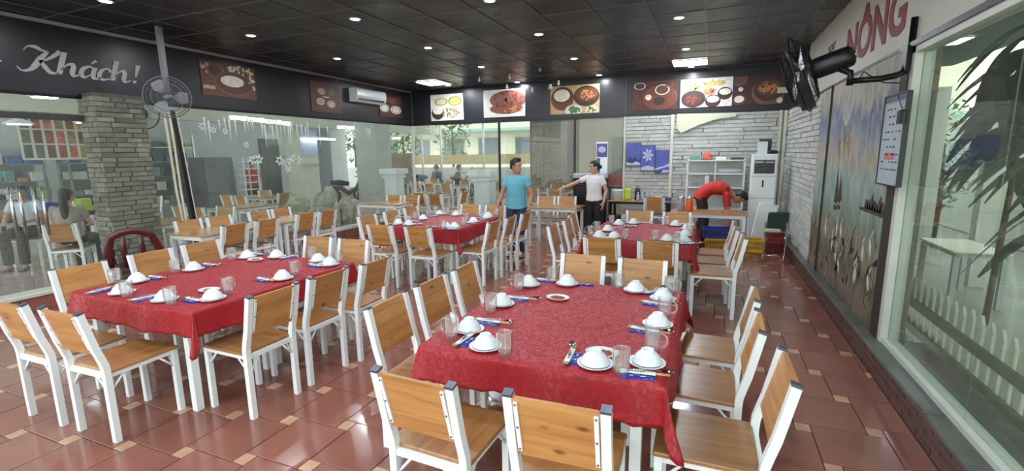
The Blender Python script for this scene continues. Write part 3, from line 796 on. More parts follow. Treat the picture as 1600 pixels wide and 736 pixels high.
# place: (bowl px), (glass base px), (packet from px, to px), handle?
SET = {
'A': [('left side nearest',(733,508),(711,526),(742,501),(785,508),1),('left side middle',(784,468.5),(767,488),(792,466),(827,470),1),('left side farthest',(826,439),(815,451),(840,438),(869,441),1),
      ('far end left',(887,437),(863,440),(905,443),(925,444),0),('far end right',(993,447.5),(968,451),(1011,459),(1027,450),0),
      ('right side farthest',(1036,460.7),(1047,459),(1004,470),(1058,478),1),('right side middle',(1027.6,500),(1038,495),(982,511),(1050,523),1),('right side nearest',(1011.4,559),(1019,549),(975,580),(1040,588),1),
      ('near end right',(924,571),(968,589),(878,584),(899,548),0),('near end left',(751.5,540),(784,557),(704,550),(742,524),0)],
'B': [('near end left',(171,456),(193,460),(148,458),(163,454),1),('near end right',(243,466),(267,475),(212,471),(234,466),1),
      ('left side nearest',(214,434),(181,443),(223,433),(256,438),0),('left side middle',(302,416),(277,426),(310,413),(342,417),0),('left side farthest',(386,397),(367,406),(396,395),(414,400),0),
      ('far end left',(439,394.7),(427,398),(432,404),(465,396),0),('far end right',(505,400.3),(493,405),(493,413),(512,407),1),
      ('right side farthest',(515,408.4),(533,409),(478,413),(512,419),1),('right side middle',(441,429.7),(461,430),(393,434),(431,443),1),('right side nearest',(332,460.7),(357,459),(283,466),(320,475),1)],
'C': [('left side nearest',(622,345.5),(613,348.5),(640,346),(655,347),1),('near end left',(628,350),(639,351.5),(606,351),(618,352),1),('left side farthest',(661,338.5),(651,343),(672,339.5),(684,338),1),
      ('far end left',(688,331),(676,334),(694,333),(706,332),0),('far end right',(718,331),(708,333),(722,334),(734,332),1),
      ('right side farthest',(764,334),(757,340),(742,341),(757,340),1),('right side middle',(774,337),(780,337),(752,344),(766,343),1),
      ('right side nearest',(750.5,343),(729,345.5),(735,347.5),(757,349),1),('near end right',(720,352),(727,353.5),(705,357),(724,359),1),('near end middle',(685,353.6),(697,357),(662,356),(676,357.5),1)],
'D': [('left side nearest',(936.4,365),(926,369),(945,368),(958,366),1),('left side middle',(949.7,355.7),(942.5,361),(960,357),(972,356),1),('left side farthest',(967,346.5),(960,350.6),(975,348),(984,346.5),1),
      ('far end left',(990.4,344.5),(977,346.5),(997,347),(1003,344.5),0),('far end right',(1055.6,348),(1043,350.6),(1061,351),(1068,347),0),
      ('right side farthest',(1087,354),(1080,351),(1070,356),(1082,358.5),1),('right side middle',(1085,364),(1078,366),(1062,364),(1077,367),1),
      ('near end right',(1076,372),(1061,380),(1066,379),(1084,380),0),('near end middle',(1041,374),(1022,378),(1018,376),(1024,371),0),('near end left',(956,370),(976,376),(940,373),(948,376),0)]}
for key, L in SET.items():
    cx, cy, w, l = TC[key]
    def clampT(p, mg):
        return Vector((min(max(p.x, cx-w/2+mg), cx+w/2-mg), min(max(p.y, cy-l/2+mg), cy+l/2-mg), ZT))
    BC = [clampT(G(q[1][0], q[1][1]+2, .775), .09) for q in L]
    for pl, bp, mp_, pa, pb, hd in L:
        where = f'{pl} place, {TN[key]}'
        c = clampT(G(bp[0], bp[1]+2, .775), .09)
        m_ = clampT(G(mp_[0], mp_[1], ZT), .05)
        for _ in range(6):
            for q in BC:
                if (m_-q).length < .132: m_ = q+(m_-q).normalized()*.132
        a = clampT(G(*pa, ZT), .04); b = clampT(G(*pb, ZT), .04)
        single('saucer', saucer_mb, M['porc'], f'white saucer under the upturned bowl, {where}', 'saucer', 'white saucers', c)
        single('rice_bowl', bowl_mb, M['porc'], f'white rice bowl upside down, {where}', 'bowl', 'upturned white rice bowls', c+Vector((0,0,.0165)))
        away = math.atan2((m_-c).y, (m_-c).x) if key != 'A' or pl.startswith('left') else -.2
        nm = 'clear glass mug with handle' if hd else 'clear glass tumbler'
        if 'left side' in pl: away = PI-.15
        if hd: ware('mug', lambda s: mug_root(s, True), f'{nm}, {where}', m_, away)
        else: ware('tumbler', lambda s: mug_root(s, False), f'{nm}, {where}', m_, away)
        d = b-a; ang = math.atan2(d.y, d.x)
        mid = (a+b)/2
        # keep clear of the bowl
        nrm = Vector((-math.sin(ang), math.cos(ang), 0))
        if (mid-c).length < .13: mid = c+(mid-c).normalized()*.13
        for o_ in (c, m_):
            r_ = .125 if o_ is c else .085
            if (mid-o_).length < r_: mid = o_+(mid-o_).normalized()*r_
        ware('pack', pack_root, f'blue wet towel packet, {where}', mid-nrm*.012, ang+.06)
        if not (key == 'A' and pl == 'far end left'):
            ware('chop', chop_root, f'chopsticks in white paper sleeve, {where}', Vector((mid.x, mid.y, ZT+.0105))+nrm*.008, ang)
            ware('spoon', spoon_root, f'steel soup spoon, {where}', Vector((mid.x, mid.y, ZT+.0145))+nrm*.012+Vector((math.cos(ang), math.sin(ang), 0))*.03, ang+.12)
M['peanut'] = mat('roasted_peanut', (158,92,48), .5, var=.3, vscale=30, objvar=.2)
for key, px, d in (('A',(871.5,465),'far'),('A',(941,551),'near'),('B',(399,405.5),'far'),('B',(327,453),'near'),('C',(652,350),'near'),('D',(986,353),'far')):
    p = G(px[0], px[1], ZT+.01); p.z = ZT
    t = thing('peanut_plate', f'white oval plate of peanuts, {d} end of the {TN[key]}', 'plate', p, random.uniform(-.2,.2), 'plates of peanuts')
    MB().lathe([(.0001,.0),(.05,.0),(.055,.003),(.078,.012),(.083,.016),(.079,.0165),(.06,.009),(.0001,.006)], 32, sy=.78).build('plate', M['porc'], t)
    b = MB(); rn = random.Random(px[0])
    for k in range(110 if key in 'AB' else 60):
        r = .047*math.sqrt(rn.random()); a = rn.random()*6.28; h = .009+.010*(1-r/.05)*rn.random()
        b.ell((r*math.cos(a), r*.75*math.sin(a), h), (.0068, .0045, .0042), 6, 4, Euler((rn.random(), rn.random(), rn.random()*6)).to_matrix())
    o = b.build('peanuts', M['peanut'], t); o['kind'] = 'stuff'
# ================================================================ CEILING LIGHTS
LP = [((165,1),'left, second ceiling row from the lettering'),((392,55),''),((555,29),''),((527,91),''),((669,74),''),((752,104),''),((842,53),''),((897,91),''),((936,117),''),((808,128),''),((1061,27),''),((1072,76),''),((765,0),''),((700,133),''),((1080,104),'')]
DL = ['downlight above the white lettering on the left','downlight above the food picture next to the pole fan','downlight third from the left at the top of the photo','downlight above the second picture of the left fascia',
      'downlight between the wall air conditioner and the top of the photo','downlight above the second picture of the back fascia','downlight in the middle of the ceiling, in front of the hanging bulbs',
      'downlight above the claypot picture behind the hanging bulbs','downlight nearest the back fascia above the claypot picture','downlight among the hanging bulbs','nearest downlight above the right rear tables',
      'downlight just in front of the right square panel light','downlight at the top edge of the photo, in the middle','downlight just behind the left square panel light','downlight just behind the right square panel light']
dl = None; DLQ = []
for (p, _), nm in zip(LP, DL):
    q = G(p[0], p[1], ZC-.004)
    if dl is None:
        dl = thing('downlight', 'round recessed '+nm, 'lamp', q, 0, 'recessed round downlights')
        MB().lathe([(.052,0),(.07,-.002),(.072,-.008),(.056,-.012),(.05,-.004)], 24).build('trim_ring', M['white'], dl)
        MB().lathe([(.0001,-.009),(.05,-.009),(.05,-.003),(.0001,-.003)], 20).build('lens', M['lamp'], dl); snapshot(dl)
    else: dup(dl, 'round recessed '+nm, q, 0)
    DLQ.append(q)
# the rows of the same lamps that go on over and behind the lens
for i, y in enumerate((2.95, 1.38, -.2, -1.75)):
    for j, x in enumerate((-5.4, -3.75, -2.1, -.43)):
        if (i, j) == (0, 0): continue
        q = Vector((x, y, ZC-.004)); DLQ.append(q)
        dup(dl, f'round recessed downlight over the near part of the hall, {["first","second","third","fourth"][i]} row, {["leftmost","second","third","rightmost"][j]}', q, 0)
la = bpy.data.lights.new('downlight_light', 'AREA'); la.shape = 'DISK'; la.size = .09; la.energy = 10; la.color = (.93, .97, 1.0)
for q in DLQ:
    o = bpy.data.objects.new('downlight_light', la); COL.objects.link(o); o.location = q-Vector((0,0,.022))
for (a, b, nm) in (((652,128),(704,128),'left'),((1050,96),(1106,96),'right')):
    p = G(a[0], a[1], ZC); q = G(b[0], b[1], ZC); cx = (p.x+q.x)/2; cy = (p.y+q.y)/2
    if nm == 'right': cx = -.45; cy = (p.y+q.y)/2
    t = thing('panel_light', f'square white LED panel light in the ceiling, the {nm} one of the two', 'lamp', (cx, cy, ZC-.012), 0, 'square ceiling panel lights')
    MB().box(-.3,.3,-.3,-.285,-.02,0).box(-.3,.3,.285,.3,-.02,0).box(-.3,-.285,-.285,.285,-.02,0).box(.285,.3,-.285,.285,-.02,0).build('frame', M['white'], t)
    MB().box(-.285,.285,-.285,.285,-.016,-.006).build('diffuser', M['lamp_bg'], t)
# hanging bulbs
M['bulb'] = mat('frosted_bulb', (188,184,170), .35)
for (u, v), nm in zip(((55,280),(348,255),(322,350),(638,180),(562,380),(742,350),(815,315),(728,352)), ('leftmost','second from the left','third from the left, hanging low','topmost','low one in the middle','right one in front of the claypot picture','rightmost','one touching the bulb beside it')):
    px, py = 740+u/6.135, 80+v/6.135; q = AY(px, py, 8.9 if u != 728 else 9.3)
    t = thing('hanging_bulb', f'small pale hanging bulb, {nm}', 'bulb', q, 0, 'bulbs hanging from the ceiling')
    MB().lathe([(.0001,-.03),(.016,-.026),(.026,-.012),(.028,.002),(.022,.018),(.014,.03),(.0001,.03)], 14).build('glass_bulb', M['bulb'], t)
    MB().lathe([(.013,.028),(.015,.03),(.015,.06),(.006,.066),(.0001,.066)], 12).build('socket', M['pipe'], t)
    MB().tube([(0,0,.06),(0,0,ZC-.004-q.z)], .0022, 5).build('wire', M['black'], t)

# ================================================================ FOOD PICTURES ON THE FASCIA
def fm(name, c, r=.45): 
    if name not in M: M[name] = mat(name, c, r, var=.18, vscale=22)
    return M[name]
pc = dict(wood=(124,92,70), dark=(62,40,36), rim=(120,78,52), clay=(112,58,44), rice=(226,218,200), cream=(214,202,172), brown=(96,62,44), red=(132,70,52), orange=(184,122,76), green=(84,124,62), lime=(176,190,110), white=(222,222,216), tan=(190,160,118), maroon=(84,42,40), black=(34,28,28), meat=(120,74,62), greyb=(96,84,80), yellow=(214,190,96))
def picture(axis, quadpx, bgc, items, label):
    # axis 'L': on the left fascia, 'B': on the back fascia. items: kind, u, v (0..1, v up), ru (of width), rv, colour
    if axis == 'L':
        P = [AX(x, y, XL+.02) for x, y in quadpx]; u0 = P[0].y; u1 = P[1].y
    else:
        P = [AY(x, y, YB-.02) for x, y in quadpx]; u0 = P[0].x; u1 = P[1].x
    z1 = (P[0].z+P[1].z)/2; z0 = (P[2].z+P[3].z)/2
    w = u1-u0; h = z1-z0
    def X(u, v, d):   # local: u right, v up, d out of the wall
        return (d, u*w, v*h) if axis == 'L' else (u*w, -d, v*h)
    t = thing('food_picture', label, 'picture', (XL+.001, u0, z0) if axis == 'L' else (u0, YB-.001, z0), 0, 'food pictures on the black fascia')
    def boxb(d0, d1, a=0, b=1, c=0, e=1):
        p, q = X(a, c, d0), X(b, e, d1)
        return MB().box(min(p[0],q[0]), max(p[0],q[0]), min(p[1],q[1]), max(p[1],q[1]), min(p[2],q[2]), max(p[2],q[2]))
    boxb(0, .014).build('board', fm('print_'+bgc, pc[bgc]), t)
    d = .0145
    used = {}
    mats = []; b = MB()
    for it in items:
        k, u, v, ru, rv, c = it[:6]
        if c not in used: used[c] = len(mats); mats.append(fm('print_'+c, pc[c]))
        b.mi = used[c]; d += .0002
        if k == 'o':
            n = 22; vs = []
            for i in range(n):
                a = 2*PI*i/n; vs.append(X(min(1, max(0, u+ru*math.cos(a))), min(1, max(0, v+rv*math.sin(a))), d))
            b.add(vs, [tuple(range(n))])
        elif k == 'r': b.add([X(u-ru, v-rv, d), X(u+ru, v-rv, d), X(u+ru, v+rv, d), X(u-ru, v+rv, d)], [(0,1,2,3)])
        else:   # 's': scattered chunks
            rn = random.Random(int(u*100+v*77+ru*31))
            for q in range(it[6] if len(it) > 6 else 22):
                a = rn.random()*6.28; r = math.sqrt(rn.random()); cu, cv = u+ru*r*math.cos(a), v+rv*r*math.sin(a); L_ = rn.uniform(.02,.055); W_ = rn.uniform(.012,.03); th = rn.random()*3.1
                vs = []
                for s1, s2 in ((1,.3),(.3,1),(-.8,.7),(-1,-.4),(.2,-1)):
                    x_, y_ = s1*L_, s2*W_
                    vs.append(X(min(1,max(0,cu+x_*math.cos(th)-y_*math.sin(th))), min(1,max(0,cv+(x_*math.sin(th)+y_*math.cos(th))*w/h)), d+.0001*(q % 4)))
                b.add(vs, [tuple(range(5))])
            d += .0005
    b.build('print', mats, t)
def bowl_(u, v, r, asp, rim, inn, fill=None):
    L = [('o',u,v,r,r*asp,rim),('o',u,v,r*.84,r*.84*asp,inn)]
    if fill: L.append(('o',u,v,r*.72,r*.72*asp,fill))
    return L
picture('L', [(311,92),(397,108),(398,155),(318,150)], 'brown', [('s',.2,.8,.18,.15,'tan',14),('o',.25,.75,.14,.2,'rim'),('o',.25,.75,.11,.16,'dark'),('s',.7,.85,.28,.12,'cream',20),('o',.58,.42,.36,.36,'rim'),('o',.58,.44,.33,.32,'maroon'),('o',.55,.5,.22,.17,'rice'),('r',.12,.25,.1,.05,'tan'),('s',.93,.6,.06,.3,'cream',8)], 'dark food picture of a claypot of rice, nearest the white lettering')
picture('L', [(484,126),(531,133),(531,178),(486,173)], 'brown', bowl_(.35,.7,.17,.9,'greyb','brown','tan')+bowl_(.7,.72,.15,.9,'greyb','brown','green')+bowl_(.3,.35,.13,.9,'white','tan')+bowl_(.65,.3,.14,.9,'white','greyb','cream')+[('r',.5,.52,.1,.02,'white'),('s',.5,.12,.4,.08,'rim',12)], 'faded food picture of small dishes left of the wall air conditioner')
picture('L', [(592,146),(627,152),(627,184),(593,181)], 'maroon', [('o',.25,.8,.2,.18,'clay'),('o',.6,.75,.18,.16,'rim')]+bowl_(.22,.38,.2,.9,'white','dark','rice')+bowl_(.72,.35,.24,.8,'white','dark','cream'), 'food picture of two white bowls half hidden by the wall air conditioner')
picture('B', [(672,148),(723,146),(724,187),(674,189)], 'white', bowl_(.33,.72,.22,.72,'lime','green','cream')+bowl_(.75,.72,.2,.9,'green','lime','yellow')+[('o',.22,.3,.2,.26,'dark'),('o',.22,.4,.16,.16,'rice'),('s',.66,.28,.28,.2,'orange',34),('s',.62,.25,.25,.15,'green',12)], 'leftmost food picture of the back fascia, green bowls on white')
picture('B', [(755,141),(820,138),(821,181),(755,184)], 'white', [('o',.6,.62,.45,.34,'meat'),('o',.55,.3,.4,.2,'red'),('s',.58,.62,.38,.3,'maroon',40),('s',.6,.32,.34,.2,'meat',40),('s',.7,.25,.26,.12,'orange',12),('r',.06,.5,.06,.45,'white')], 'food picture of sliced grilled meat on the back fascia')
picture('B', [(860,135),(937,131),(938,176),(861,179)], 'tan', [('o',.25,.55,.24,.42,'clay'),('o',.24,.66,.2,.28,'dark'),('o',.24,.66,.17,.22,'rice'),('o',.74,.6,.26,.36,'dark'),('o',.74,.66,.22,.24,'brown'),('s',.74,.64,.15,.16,'orange',20),('o',.48,.12,.17,.2,'white'),('s',.48,.14,.12,.12,'green',26),('o',.86,.1,.13,.16,'cream'),('s',.86,.1,.08,.1,'green',8)], 'food picture of two claypots and greens on the back fascia')
picture('B', [(989,128),(1060,124),(1060,170),(990,173)], 'maroon', [('o',.62,.42,.38,.42,'rim'),('o',.62,.42,.36,.4,'clay')]+bowl_(.16,.84,.13,.9,'white','dark')+bowl_(.66,.68,.16,1.1,'white','dark','brown')+[('o',.36,.44,.07,.1,'rice'),('o',.6,.3,.13,.15,'dark'),('s',.1,.3,.08,.3,'clay',10),('s',.85,.85,.1,.1,'clay',10)], 'dark red food picture of a round tray, left of the bright picture')
picture('B', [(1064,124),(1146,120),(1143,165),(1063,169)], 'white', [('s',.22,.72,.18,.18,'lime',30),('s',.65,.82,.2,.12,'yellow',30),('o',.26,.3,.24,.3,'dark'),('o',.24,.26,.18,.2,'maroon'),('s',.24,.26,.13,.14,'red',14),('o',.56,.54,.13,.13,'tan'),('s',.56,.54,.09,.09,'orange',10),('o',.86,.44,.14,.22,'dark'),('o',.86,.5,.11,.11,'rice'),('o',.64,.2,.15,.22,'dark'),('o',.64,.26,.12,.12,'rice')], 'bright white food picture of claypots, middle of the three at the right')
picture('B', [(1148,120),(1228,115),(1224,162),(1148,165)], 'dark', [('o',.7,.42,.34,.46,'rim'),('o',.7,.5,.3,.4,'dark'),('o',.7,.56,.25,.28,'brown'),('s',.7,.56,.18,.2,'orange',30),('o',.1,.9,.16,.22,'greyb'),('o',.1,.9,.12,.17,'brown'),('o',.14,.56,.05,.08,'rice'),('o',.12,.2,.14,.18,'clay'),('o',.12,.22,.1,.12,'rice'),('o',.92,.12,.06,.1,'cream')], 'dark food picture of a stew pot, rightmost of the back fascia')

# ================================================================ LETTERING
def text_mesh(name, s, size, m, M4, shear=.0, ext=.004, bold=.0, parent=None, sx=1.0):
    cu = bpy.data.curves.new(name, 'FONT'); cu.body = s; cu.size = size; cu.shear = shear; cu.extrude = ext; cu.offset = bold; cu.resolution_u = 4
    tmp = bpy.data.objects.new(name, cu); COL.objects.link(tmp)
    bpy.context.view_layer.update()
    me = bpy.data.meshes.new_from_object(tmp.evaluated_get(bpy.context.evaluated_depsgraph_get()))
    bpy.data.objects.remove(tmp)
    me.materials.clear(); me.materials.append(m)
    me.transform(Matrix.Diagonal((sx, 1, 1, 1))); me.transform(M4)
    o = bpy.data.objects.new(name, me); COL.objects.link(o)
    if parent is not None: o.parent = parent
    return o
M['letter'] = mat('pale_grey_letters', (168,168,170), .5)
# script lettering drawn as swelling strokes: (points, widths) in letter units, baseline 0, x height 1
def stroke(b, pts, ws, Y0, Z0, S, slope, n=28):
    # Catmull-Rom through pts, horizontal-nib widths
    P = [pts[0]]+list(pts)+[pts[-1]]; Wd = [ws[0]]+list(ws)+[ws[-1]]
    L = []
    for k in range(1, len(P)-2):
        for i in range(7):
            t = i/7
            f = lambda a, b_, c, d: .5*(2*b_+(c-a)*t+(2*a-5*b_+4*c-d)*t*t+(3*b_-a-3*c+d)*t**3)
            L.append((f(P[k-1][0],P[k][0],P[k+1][0],P[k+2][0]), f(P[k-1][1],P[k][1],P[k+1][1],P[k+2][1]), max(.03, Wd[k]+(Wd[k+1]-Wd[k])*t)))
    L.append((P[-2][0], P[-2][1], Wd[-2]))
    a = []; c = []
    for i, (x, y, w) in enumerate(L):
        x0, y0, _ = L[max(0, i-1)]; x1, y1, _ = L[min(len(L)-1, i+1)]
        dx, dy = x1-x0, y1-y0; q = math.hypot(dx, dy) or 1
        nx, ny = -dy/q*w/2, dx/q*w/2
        for lst, s in ((a, 1), (c, -1)):
            X_, Y_ = x+s*nx, y+s*ny
            lst.append((X_+Y_*.32, Y_))
    vs = []; fs = []
    for (p, q) in zip(a, c):
        for d in (.0, .006):
            for r in (p, q): vs.append((XL+.004+d, Y0+r[0]*S, Z0+r[1]*S+slope*r[0]*S))
    N = len(a)
    for i in range(N-1):
        o = 4*i
        fs += [(o+2,o+3,o+7,o+6),(o+0,o+4,o+5,o+1),(o+0,o+2,o+6,o+4),(o+1,o+5,o+7,o+3)]
    fs += [(0,1,3,2),(4*N-4,4*N-2,4*N-1,4*N-3)]
    b.add(vs, fs)
sg = thing('lettering', 'white brush script lettering reading Khách on the left black fascia', 'sign', (0,0,0))
LA = AX(22, 112, XL); LB = AX(205, 128, XL)
S = (LB.y-LA.y)/9.15; Zb = AX(110, 119, XL).z
# K
def glyph(name, strokes, off, dots=()):
    b = MB()
    for pts, ws in strokes: stroke(b, pts, ws, LA.y+off*S, Zb, S, 0)
    return b.build(name, M['letter'], sg)
glyph('letter_k', [([(.1,1.75),(.3,2.15),(.8,2.2),(1.3,1.98),(1.75,1.95)],[.05,.12,.3,.2,.06]), ([(1.75,1.95),(1.35,1.2),(1.1,.55),(.8,.15),(.3,.02),(-.1,.35)],[.2,.52,.5,.3,.12,.08]),
  ([(2.6,2.1),(2.2,1.6),(1.7,1.15),(1.3,1.05)],[.42,.34,.16,.06]), ([(1.35,1.05),(1.8,.55),(2.3,.1),(2.9,.12)],[.2,.34,.28,.06])], .2)
glyph('letter_h', [([(.35,2.1),(.35,1.2),(.35,.05)],[.46,.46,.44]), ([(.4,.4),(.75,.95),(1.15,1.1),(1.3,.8),(1.3,.35),(1.5,.05),(2.0,.25)],[.06,.16,.3,.42,.42,.22,.06])], 2.75)
glyph('letter_a', [([(1.15,.95),(.8,1.1),(.35,.8),(.3,.3),(.65,.04),(1.05,.35)],[.1,.2,.4,.4,.2,.08]), ([(1.3,1.08),(1.25,.6),(1.3,.15),(1.6,.02),(2.0,.25)],[.4,.42,.36,.2,.06]), ([(.9,1.38),(1.25,1.75)],[.1,.3])], 4.45)
glyph('letter_c', [([(1.1,.8),(1.0,1.05),(.65,1.1),(.3,.75),(.3,.25),(.7,.02),(1.4,.3)],[.26,.2,.16,.38,.4,.2,.06])], 5.95)
glyph('letter_h', [([(.35,2.0),(.35,1.2),(.35,.05)],[.46,.46,.44]), ([(.4,.4),(.75,.95),(1.15,1.1),(1.3,.8),(1.3,.35),(1.5,.05),(2.0,.25)],[.06,.16,.3,.42,.42,.22,.06])], 7.05)
b = MB(); b.mi = 0
o = glyph('exclamation_mark', [([(.3,1.9),(.3,1.3),(.3,.65)],[.5,.34,.12]), ([(.3,.02),(.3,.3)],[.3,.3])], 9.1)
glyph('full_stop', [([(.0,.5),(.0,.66)],[.16,.16])], -.98)
M['letter_red'] = mat('faded_red_letters', (128,52,58), .6, var=.12); M['letter_green'] = mat('dark_green_letters', (72,92,84), .6)
# capitals on the right fascia, read towards the lens (towards -y)
def on_right(px, py): return AX(px, py, XR)
ra = on_right(1322, 88); rb = on_right(1412, 60)
sg2 = thing('lettering', 'large red capital lettering reading NÔNG on the white right fascia', 'sign', (0,0,0))
rot = Matrix(((0,0,-1,XR-.002),(-1,0,0,0),(0,1,0,0),(0,0,0,1)))
t1 = text_mesh('capital_letters', 'NÔNG', .40, M['letter_red'], Matrix.Translation((0, ra.y+.0, 2.70)) @ rot, ext=.004, bold=.012, parent=sg2, sx=1)
w_ = max(v.co.y for v in t1.data.vertices)-min(v.co.y for v in t1.data.vertices)
k_ = (ra.y-rb.y)/w_; yb_ = max(v.co.y for v in t1.data.vertices)
for v in t1.data.vertices: v.co.y = ra.y-(yb_-v.co.y)*k_; v.co.z = 2.66+(v.co.z-2.70)*1.35-.02
text_mesh('capital_letter', 'L', .5, M['letter_red'], Matrix.Translation((0, on_right(1442, 20).y, 2.84)) @ rot, ext=.004, bold=.012, parent=sg2)
sg3 = thing('lettering', 'small dark green brush lettering on the white right fascia left of the red capitals', 'sign', (0,0,0))
text_mesh('small_letters', 'ang', .30, M['letter_green'], Matrix.Translation((0, on_right(1296, 78).y+.1, 2.9)) @ rot, shear=.35, ext=.003, parent=sg3)
# white right fascia board, dark where it meets the corner
yf = AX(1262, 120, XR).y
structure(MB().box(XR-.008, XR, yf, YB, ZF+.012, ZC).build('trim_15', M['frieze']))
clk = thing('wall_clock', 'round white wall clock on the dark end of the right fascia', 'clock', (XR-.012, AX(1247, 130, XR).y, AX(1247, 132, XR).z), 0)
MB().lathe([(.0001,0),(.26,0),(.27,.02),(.25,.03),(.0001,.03)], 36, M=Matrix(((0,0,-1),(1,0,0),(0,1,0))).to_4x4()).build('clock_face', M['white'], clk)
b = MB(); 
for a, l in ((.6,.13),(2.2,.19)): b.sq([(-.034,0,0),(-.034,l*math.cos(a),l*math.sin(a))], .012, .006, ref=(0,1,0) if abs(math.cos(a)) < .7 else (0,0,1))
for k in range(12): b.box(-.035,-.031,.21*math.cos(k*PI/6)-.008,.21*math.cos(k*PI/6)+.008,.21*math.sin(k*PI/6)-.02,.21*math.sin(k*PI/6)+.02)
b.build('hands_and_marks', M['black'], clk)

# ================================================================ WALL AIR CONDITIONER
a = AX(552,138,XL+.12); b_ = AX(598,146,XL+.12); c_ = AX(553,158,XL+.12)
L_ = b_.y-a.y; H_ = a.z-c_.z; H_ = max(.28, H_)
ac = thing('air_conditioner', 'white split air conditioner on the left black fascia', 'air conditioner', (XL+.001, a.y, c_.z))
pf = [(0,0),(.13,0),(.19,.05),(.215,.12),(.21,H_-.03),(.18,H_),(0,H_)]
vs = [(x,0,z) for x,z in pf]+[(x,L_,z) for x,z in pf]; n = len(pf)
MB().add(vs, [tuple(range(n)), tuple(range(2*n-1,n-1,-1))]+[(i,(i+1)%n,n+(i+1)%n,n+i)[::-1] for i in range(n)]).build('body', M['white'], ac)
MB().box(.135,.2,.06,L_-.06,.035,.085,Matrix.Rotation(0,4,'X')).build('air_outlet', M['black'], ac)
MB().sq([(.185,.08,.075),(.185,L_-.08,.075)], .05,.006, ref=(1,0,.8)).build('louvre', M['white'], ac)
MB().box(.212,.218,.02,L_-.02,.12,.124).build('seam', M['rail'], ac)

# ================================================================ CEILING FAN ON A DROP PIPE, CABLE PIPES
q = AX(262, 152, -6.35)
t = thing('orbit_fan', 'grey round fan hanging on a pipe from the ceiling beside the brick column', 'fan', q)
M['fan_grey'] = mat('fan_grey', (96,98,104), .4)
MB().sq([(0,0,.05),(0,0,ZC-.012-q.z)], .055, .055).build('drop_pipe', mat('grey_pipe', (110,110,114), .5), t)
b = MB(); Rf = .25
tilt = (Vector((0,0,CAM_H))-q).normalized().to_track_quat('Z', 'Y').to_matrix().to_4x4()
for k in range(40):
    a = 2*PI*k/40; b.tube([tilt @ Vector((.06*math.cos(a),.06*math.sin(a),-.06)), tilt @ Vector((.17*math.cos(a+.1),.17*math.sin(a+.1),-.055)), tilt @ Vector((Rf*math.cos(a+.2),Rf*math.sin(a+.2),0)), tilt @ Vector((.17*math.cos(a+.1),.17*math.sin(a+.1),.055)), tilt @ Vector((.05*math.cos(a),.05*math.sin(a),.06))], .0022, 4)
for r, z in ((Rf,0),(.17,-.055),(.17,.055),(.1,-.06),(.22,-.035)): b.tube([tilt @ Vector((r*math.cos(2*PI*k/32),r*math.sin(2*PI*k/32),z)) for k in range(32)], .004 if r < .25 else .007, 5, close=True)
b.build('cage', M['fan_grey'], t)
b = MB(); b.ell((0,0,0),(.06,.06,.05)); b.lathe([(.0001,-.075),(.05,-.072),(.055,-.06),(.0001,-.06)],20,M=tilt); b.build('motor', M['fan_grey'], t)
b = MB()
for k in range(3):
    a0 = 2*PI*k/3; vs = []
    for i in range(7):
        for s in (0,1):
            r = .05+.17*i/6; a = a0+(s-.5)*(.5+.5*math.sin(i/6*PI)); vs.append(tilt @ Vector((r*math.cos(a), r*math.sin(a), (s-.5)*.03)))
    b.add(vs, [(2*i,2*i+1,2*i+3,2*i+2) for i in range(6)], True)
b.build('blades', mat('fan_blade_grey', (140,144,150), .3), t)
def pipe_run(label, name, pxs, X, r, m, cat='pipe'):
    P = [AX(x, y, X) for x, y in pxs]
    o = MB().tube(P, r, 8).build(name, m); tag(o, label, cat, 'pipes and cables by the brick column'); return o
pipe_run('ivory plastic pipe running down right of the brick column', 'water_pipe', [(255,172),(262,210),(276,300),(286,345),(290,366)], XL+.12, .018, M['pipe'])
pipe_run('second ivory plastic pipe, just left of the black post', 'water_pipe', [(263,172),(270,210),(283,300),(291,345),(295,366)], XL+.16, .016, M['pipe'])
o = MB().sq([AX(267,172,XL+.08), AX(303,350,XL+.08), Vector((XL+.08, AX(303,350,XL+.08).y+.03, .2))], .055, .07, ref=(0,1,0)).build('post', M['black']); tag(o, 'black metal post standing on the kerb right of the ivory pipes', 'post')
pipe_run('thin pale cable on the right face of the black post', 'cable', [(276,175),(290,250),(308,345),(312,362)], XL+.13, .008, M['pipe'], 'cable')

# ================================================================ BLACK WALL FAN ON ITS ARM
base = AX(1422, 90, XR-.02)
t = thing('wall_fan', 'big black industrial wall fan on a curved bracket arm above the mural', 'fan', base)
def rel(p): return Vector(p)-base
e1 = AX(1418, 100, XR-.06); e2 = AX(1400, 118, 1.2); e3 = AX(1375, 123, 1.1); e4 = AX(1328, 127, .93)
MB().tube([Vector((.0,0,.28)), Vector((0,0,-.0)), Vector((-.03,0,-.1)), rel(e2), rel(e3), rel(e4)], .022, 12).build('arm', M['blackm'], t)
MB().box(-.035,.02,-.045,.045,-.1,.08).build('wall_bracket', M['blackm'], t)
mc = AX(1322, 90, .90)     # rear end of the motor
ax = Vector((-.92, .27, -.30)).normalized()
rotm = ax.to_track_quat('Z', 'Y').to_matrix().to_4x4()
TM = Matrix.Translation(rel(mc)) @ rotm
MB().tube([rel(e4)+Vector((0,0,-.03)), rel(e4)+Vector((0,0,.06)), TM @ Vector((0,0,.12))], .024, 10).box(-.001,.001,-.001,.001,-.001,.001,Matrix.Translation(rel(e4))).build('neck', M['blackm'], t)
MB().lathe([(.0001,-.06),(.05,-.055),(.075,-.035),(.08,0),(.08,.2),(.06,.24),(.0001,.24)], 28, M=TM).build('motor', M['black'], t)
MB().lathe([(.0001,-.068),(.028,-.066),(.03,-.056),(.0001,-.056)], 20, M=TM).build('rear_badge', M['chrome'], t)
b = MB(); R2 = .30; zc = .31
